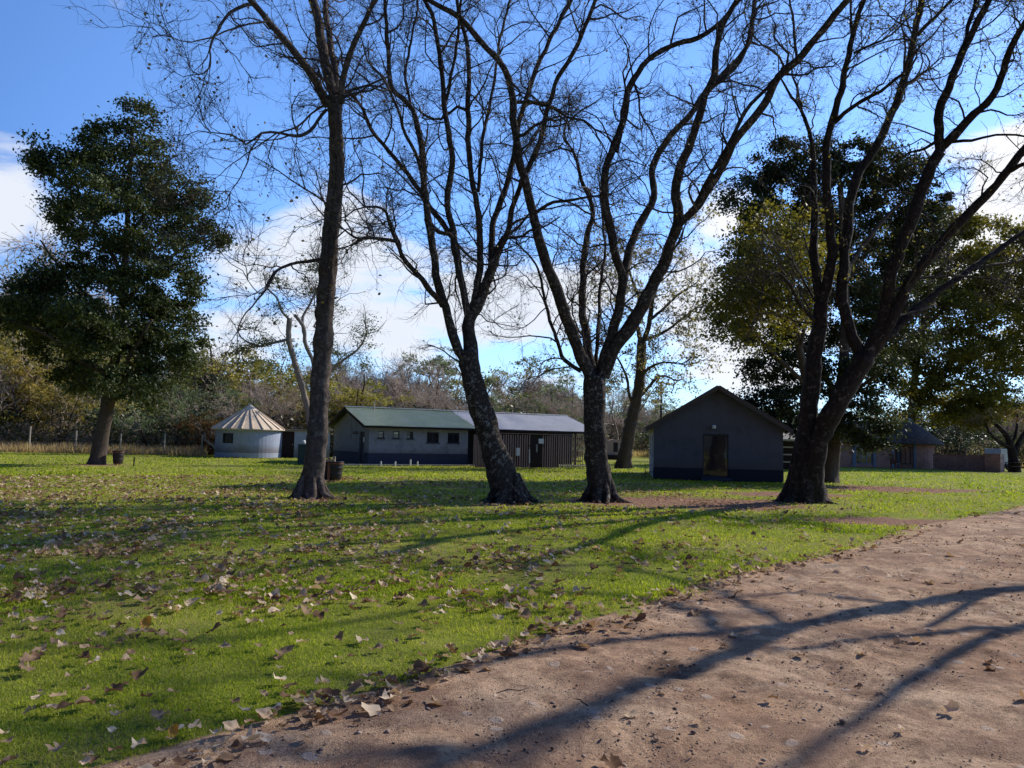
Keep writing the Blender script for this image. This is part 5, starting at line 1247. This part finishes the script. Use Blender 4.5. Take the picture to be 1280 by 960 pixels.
# sapling shoots at the slim trunk's foot
p = G(370, 612); SP = empty('sapling', (p.x, p.y, 0), 0, 'tiny leafy shoot at the left foot of the slim grey trunk', 'plant')
mb = MB(); mb.tube([(0, 0, 0), (.03, 0, .25), (.0, 0, .5)], [.012, .009, .004], 5); mb.tube([(.02, 0, .2), (.12, .05, .38)], [.008, .003], 5); mb.build('stem', TWIG, SP)
lp = np.array([(0, 0, .5), (.04, 0, .42), (-.05, .03, .4), (.12, .05, .38), (.06, .02, .3), (-.03, 0, .28), (.1, 0, .33), (.02, .04, .47)]); V, F = cards(lp, .09); link_mesh('leaves', np_mesh('leaves', V, F, False, nr.uniform(0, 1, len(V))), LEAF_OLV, SP)
# ------------------------------------------------------------------ the wood behind
LK = {
 'olive': leafmat('wood_olive', [(0.154, 0.154, 0.042), (0.336, 0.280, 0.077), (0.532, 0.406, 0.112)], .3, .7, .3, .2, .4, True),
 'green': leafmat('wood_green', [(0.098, 0.126, 0.070), (0.196, 0.231, 0.119), (0.322, 0.350, 0.196)], .25, .6, .3, .3, .4, True),
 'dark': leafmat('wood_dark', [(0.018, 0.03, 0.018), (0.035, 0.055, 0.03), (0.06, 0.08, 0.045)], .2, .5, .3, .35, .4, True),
 'mauve': leafmat('wood_mauve', [(0.224, 0.168, 0.140), (0.406, 0.315, 0.266), (0.560, 0.448, 0.364)], .3, .9, .3, .05, .4, True),
 'gum': leafmat('wood_gum', [(0.112, 0.140, 0.098), (0.182, 0.217, 0.140), (0.280, 0.308, 0.210)], .3, .5, .2, .3, .4, True),
 'rust': leafmat('wood_rust', [(0.11, 0.06, 0.03), (0.19, 0.11, 0.05), (0.25, 0.16, 0.07)], .3, .8, .3, .1, .4, True)}
TWB = plain('thicket_twig', (0.40, 0.32, 0.27), .9, .25)
def proto(kind, seed):
    """tree about 8 m high: trunk, branches, crown; local meshes to be shared"""
    r_ = np.random.default_rng(seed); tall = {'gum': 1.5, 'dark': 1.1}.get(kind, 1.0)
    nt = {'gum': 2, 'dark': 2}.get(kind, 4)
    P = np.zeros((nt, 3)); P[:, :2] = r_.normal(0, .25, (nt, 2)); P[:, 2] = -.2
    D = unit(np.concatenate([r_.normal(0, .3, (nt, 2)), np.ones((nt, 1))], 1)); L = np.full(nt, 6.2*tall)*r_.uniform(.7, 1.05, nt)
    a = walk(P, D, L, 9, .14, .05, r_); tr = tubes(a, np.full((nt, 1), .12)*np.linspace(1, .25, 10)[None, :], 7)
    k1 = {'mauve': 22}.get(kind, 9)
    P1, D1, t1 = sprout(a, k1, .12, 1, .85, r_); L1 = 2.6*(1.15-t1*.6)*r_.uniform(.6, 1.2, len(P1))
    b = walk(P1, D1, L1, 6, .25, .06, r_); br = [tubes(b, np.full((len(P1), 1), .04)*np.linspace(1, .25, 7)[None, :], 4)]
    k2 = {'mauve': 9}.get(kind, 5)
    P2, D2, t2 = sprout(b, k2, .1, 1, .7, r_); c = walk(P2, D2, r_.uniform(.5, 1.3, len(P2)), 4, .25, .05, r_); br.append(tubes(c, np.full((len(P2), 1), .012)*np.linspace(1, .4, 5)[None, :], 3))
    if kind == 'mauve':
        P3, D3, _ = sprout(c, 5, .1, 1, .6, r_); d = walk(P3, D3, r_.uniform(.3, .8, len(P3)), 3, .2, .04, r_); br.append(tubes(d, np.full((len(P3), 1), .008)*np.ones((1, 4)), 3))
    bm = join(br)
    if kind == 'gum':
        lob = [((x, y, z), (s, s, s*.75)) for x, y, z, s in zip(b[:, -1, 0], b[:, -1, 1], b[:, -1, 2], r_.uniform(.5, .95, len(b)))]
        pp, vv = clumps(lob, 5, .3, 42, .6, r_); size = .16
    elif kind == 'mauve':
        tips = c.reshape(-1, 3); sel = r_.choice(len(tips), 2600); pp = tips[sel]+r_.normal(0, .18, (len(sel), 3)); vv = r_.uniform(0, 1, len(sel)); size = .10
    else:
        lob = [((x, y, z), (s, s, s*.8)) for x, y, z, s in zip(b[:, -2, 0], b[:, -2, 1], b[:, -2, 2], r_.uniform(.7, 1.25, len(b)))]
        lob += [((r_.normal(0, 1.1), r_.normal(0, 1.1), z), (1.3, 1.3, 1.0)) for z in (1.0, 2.0, 3.0, 4.0)]
        pp, vv = clumps(lob, 4.6 if kind != 'dark' else 6, .34, 34, .7, r_); size = .17
    pp = pp[pp[:, 2] > .05]; vv = vv[:len(pp)]
    V, F = cards(pp, size, r_); zmax = float(pp[:, 2].max()) if len(pp) else 8
    mt = np_mesh('trunk', *tr, True); mt.materials.append(BARKP if kind == 'gum' else BARKB)
    mbn = np_mesh('branches', *bm, True); mbn.materials.append(TWB)
    mc = np_mesh('crown', V, F, False, np.repeat(vv, 4)); mc.materials.append(LK[kind])
    return mt, mbn, mc, zmax
PRO = {k: [proto(k, 300+i*7+s) for s in range(3 if k in ('mauve', 'olive', 'green') else 2)] for i, k in enumerate(LK)}
TOP = [(-400, 420), (-200, 400), (-60, 385), (0, 360), (50, 395), (90, 440), (150, 452), (220, 450), (300, 448), (380, 452), (430, 458), (520, 455), (600, 458), (660, 470), (720, 478), (780, 485), (850, 488), (930, 508), (1000, 505), (1080, 500), (1180, 490), (1280, 495), (1500, 480), (1800, 480)]
def top(px): return float(np.interp(px, [a for a, b in TOP], [b for a, b in TOP]))
def zone(px):
    if px < -40: return 'beyond the left end of the wire fence'
    if px < 110: return 'behind the left wire fence'
    if px < 265: return 'between the tall evergreen and the round hut'
    if px < 420: return 'behind the round hut and flat-roofed store'
    if px < 600: return 'behind the green roof'
    if px < 750: return 'behind the silver roof'
    if px < 900: return 'beyond the far lawn left of the gabled building'
    if px < 1040: return 'behind the gabled building'
    if px < 1180: return 'behind the thatched houses'
    return 'beyond the brick garden wall' if px < 1320 else 'beyond the right end of the lawn'
KD = {'olive': 'olive-yellow leafy tree', 'green': 'dull green bushy tree', 'dark': 'dark green tree', 'mauve': 'mauve-grey leafless thicket tree', 'gum': 'tall airy gum tree', 'rust': 'rusty-brown leafed shrub'}
def choose(px, row):
    if px < 110: w_ = dict(olive=5, mauve=4, green=1)
    elif px < 265: w_ = dict(green=5, mauve=3, dark=1, olive=1)
    elif px < 420: w_ = dict(mauve=4, green=3, olive=2)
    elif px < 600: w_ = dict(mauve=6, olive=3)
    elif px < 750: w_ = dict(mauve=4, olive=2, green=3)
    elif px < 1040: w_ = dict(mauve=4, green=5)
    elif px < 1180: w_ = dict(dark=3, green=3)
    else: w_ = dict(mauve=5, green=2, dark=1)
    ks = list(w_); return rng.choices(ks, [w_[k] for k in ks])[0]
spots = []
for row, (Y0, step, hk) in enumerate(((67, 46, .74), (78, 40, .92), (92, 36, 1.12))):
    px = -330+rng.uniform(0, 30)
    while px < 1660:
        Y = Y0+rng.uniform(-3, 3)
        if 735 < px < 860: Y += 38
        elif px > 1000: Y += 14
        spots.append((px, Y, choose(px, row), hk*rng.uniform(.86, 1.06), row)); px += step*rng.uniform(.7, 1.3)
# individual ones the photograph shows standing out
spots += [(286, 84, 'dark', 1.02, 1), (275, 66, 'green', .72, 0), (215, 64, 'green', .78, 0), (185, 64, 'green', .66, 0), (240, 62.5, 'rust', .42, 0), (262, 62, 'rust', .48, 0), (285, 61.8, 'rust', .40, 0),
          (455, 70, 'olive', .90, 0), (430, 69, 'olive', .8, 0), (20, 66, 'olive', .72, 0), (75, 63.5, 'olive', .72, 0), (-30, 66, 'olive', .8, 0)]
for px, tp in ((20, 303), (555, 430), (530, 440), (625, 440), (508, 438), (350, 430), (770, 468), (690, 460), (1165, 470), (1240, 480), (215, 430)): spots.append((px, 98, 'mauve' if px == 20 else 'gum', ('top', tp), 2))
used = {}
back = [(-26, -22, 'green', 1.3), (-18, -26, 'olive', 1.2), (-10, -20, 'mauve', 1.4), (-3, -27, 'green', 1.5), (5, -22, 'olive', 1.3), (12, -26, 'mauve', 1.5), (19, -19, 'green', 1.2), (26, -14, 'olive', 1.3), (30, -4, 'green', 1.2), (-30, -12, 'mauve', 1.3)]
for i, (x, y, kd, s) in enumerate(back):
    T = empty('leafy_tree', (x, y, 0), i*1.7, f'{KD[kd]} standing behind the photographer across the road', 'tree', 'trees behind the photographer: '+kd); T.scale = (s, s, s)
    for m_ in rng.choice(PRO[kd])[:3]: link_mesh(m_.name.split('.')[0], m_, None, T)
for px, Y, kd, hk, row in spots:
    x, y = XY(px, Y); tp = hk[1] if isinstance(hk, tuple) else None
    zt_ = at(px, tp if tp else top(px), Y).z; hgt = zt_ if tp else zt_*hk
    mt, mbn, mc, zm = rng.choice(PRO[kd]); s = hgt/zm
    nm = {'rust': 'shrub', 'gum': 'gum_tree', 'mauve': 'thicket_tree'}.get(kd, 'leafy_tree')
    dp = {0: 'in the front of the wood', 1: 'in the middle of the wood', 2: 'at the back of the wood'}[row]
    lb = f"{KD[kd]} {dp} {zone(px)}"
    if len(lb.split()) > 16: lb = f"{KD[kd]} {('front row','middle row','back row')[row]} {zone(px)}"
    T = empty(nm, (x, y, 0), rng.uniform(0, 6.28), lb, 'shrub' if kd == 'rust' else 'tree')
    T.scale = (max(s, .62)*rng.uniform(.9, 1.3), max(s, .62)*rng.uniform(.9, 1.3), s)
    used.setdefault(lb, []).append(T)
    for m_ in (mt, mbn, mc): link_mesh(m_.name.split('.')[0], m_, None, T)
for lb, L_ in used.items():
    for T in L_: T['group'] = 'trees of the wood: '+lb if len(L_) > 1 else 'trees of the wood behind the lawn'
# undergrowth and tall dry grass at the wood's foot
def backY(px): return np.interp(px, [-400, 700, 740, 860, 1000, 1060, 1700], [61.5, 63, 100, 100, 78, 80, 80])
def strip(n, spread, zlo, zhi, size, mat, name, label, cat, kk, seed, pxl=-420, pxr=1750):
    r_ = np.random.default_rng(seed); px = r_.uniform(pxl, pxr, n); Y = backY(px)+r_.uniform(0, spread, n)
    x = (px-640)/FOC*Y; h = zlo+(zhi-zlo)*vnoise(x*.35, Y*.2, seed, 3)
    z = r_.uniform(0, 1, n)**.8*h; pts = np.stack([x, Y, z], 1)
    V, F = cards(pts, size, r_); v = np.clip(vnoise(x*.5, Y*.5+z, seed+1, 3)*.9+r_.uniform(-.3, .3, n), 0, 1)
    return tag(link_mesh(name, np_mesh(name, V, F, False, np.repeat(v, 4)), mat), label, cat, kind='stuff')
strip(70000, 7, .8, 3.4, .24, LK['mauve'], 'brown_undergrowth', 'tangled brown undergrowth along the foot of the wood', 'undergrowth', 0, 401)
strip(45000, 7, .2, 3.6, .24, LK['green'], 'green_undergrowth', 'dull green bushes filling the foot of the wood', 'undergrowth', 0, 405)
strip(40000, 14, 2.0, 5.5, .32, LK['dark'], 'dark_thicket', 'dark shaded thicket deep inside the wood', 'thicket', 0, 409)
r_ = np.random.default_rng(77); n = 42000; px = r_.uniform(-420, 1750, n); Y = backY(px)-r_.uniform(0, 5.5, n)+.3; k = (px < 262) | ((px > 735)&(px<860)) | (px > 1170); px, Y = px[k], Y[k]; n = len(px); x = (px-640)/FOC*Y
h = (.35+.65*vnoise(x*.5, Y, 5, 2))*r_.uniform(.5, 1.2, n); a = r_.uniform(0, 6.28, n); w_ = .035
P = np.stack([x, Y, 0*x], 1); W = np.stack([np.cos(a)*w_, np.sin(a)*w_, 0*a], 1); Tp = P+np.stack([r_.normal(0, .15, n), r_.normal(0, .15, n), h], 1)
V = np.stack([P-W, P+W, Tp], 1).reshape(-1, 3); F = np.arange(n*3).reshape(-1, 3)
DG = leafmat('dry_grass', [(0.30, 0.20, 0.14), (0.50, 0.37, 0.25), (0.65, 0.52, 0.34)], .5, .8, .2, .1)
tag(link_mesh('tall_dry_grass', np_mesh('tall_dry_grass', V, F, False, np.repeat(r_.uniform(0, 1, n), 3)), DG), 'tall straw-coloured dry grass along the edge of the wood', 'dry grass', kind='stuff')
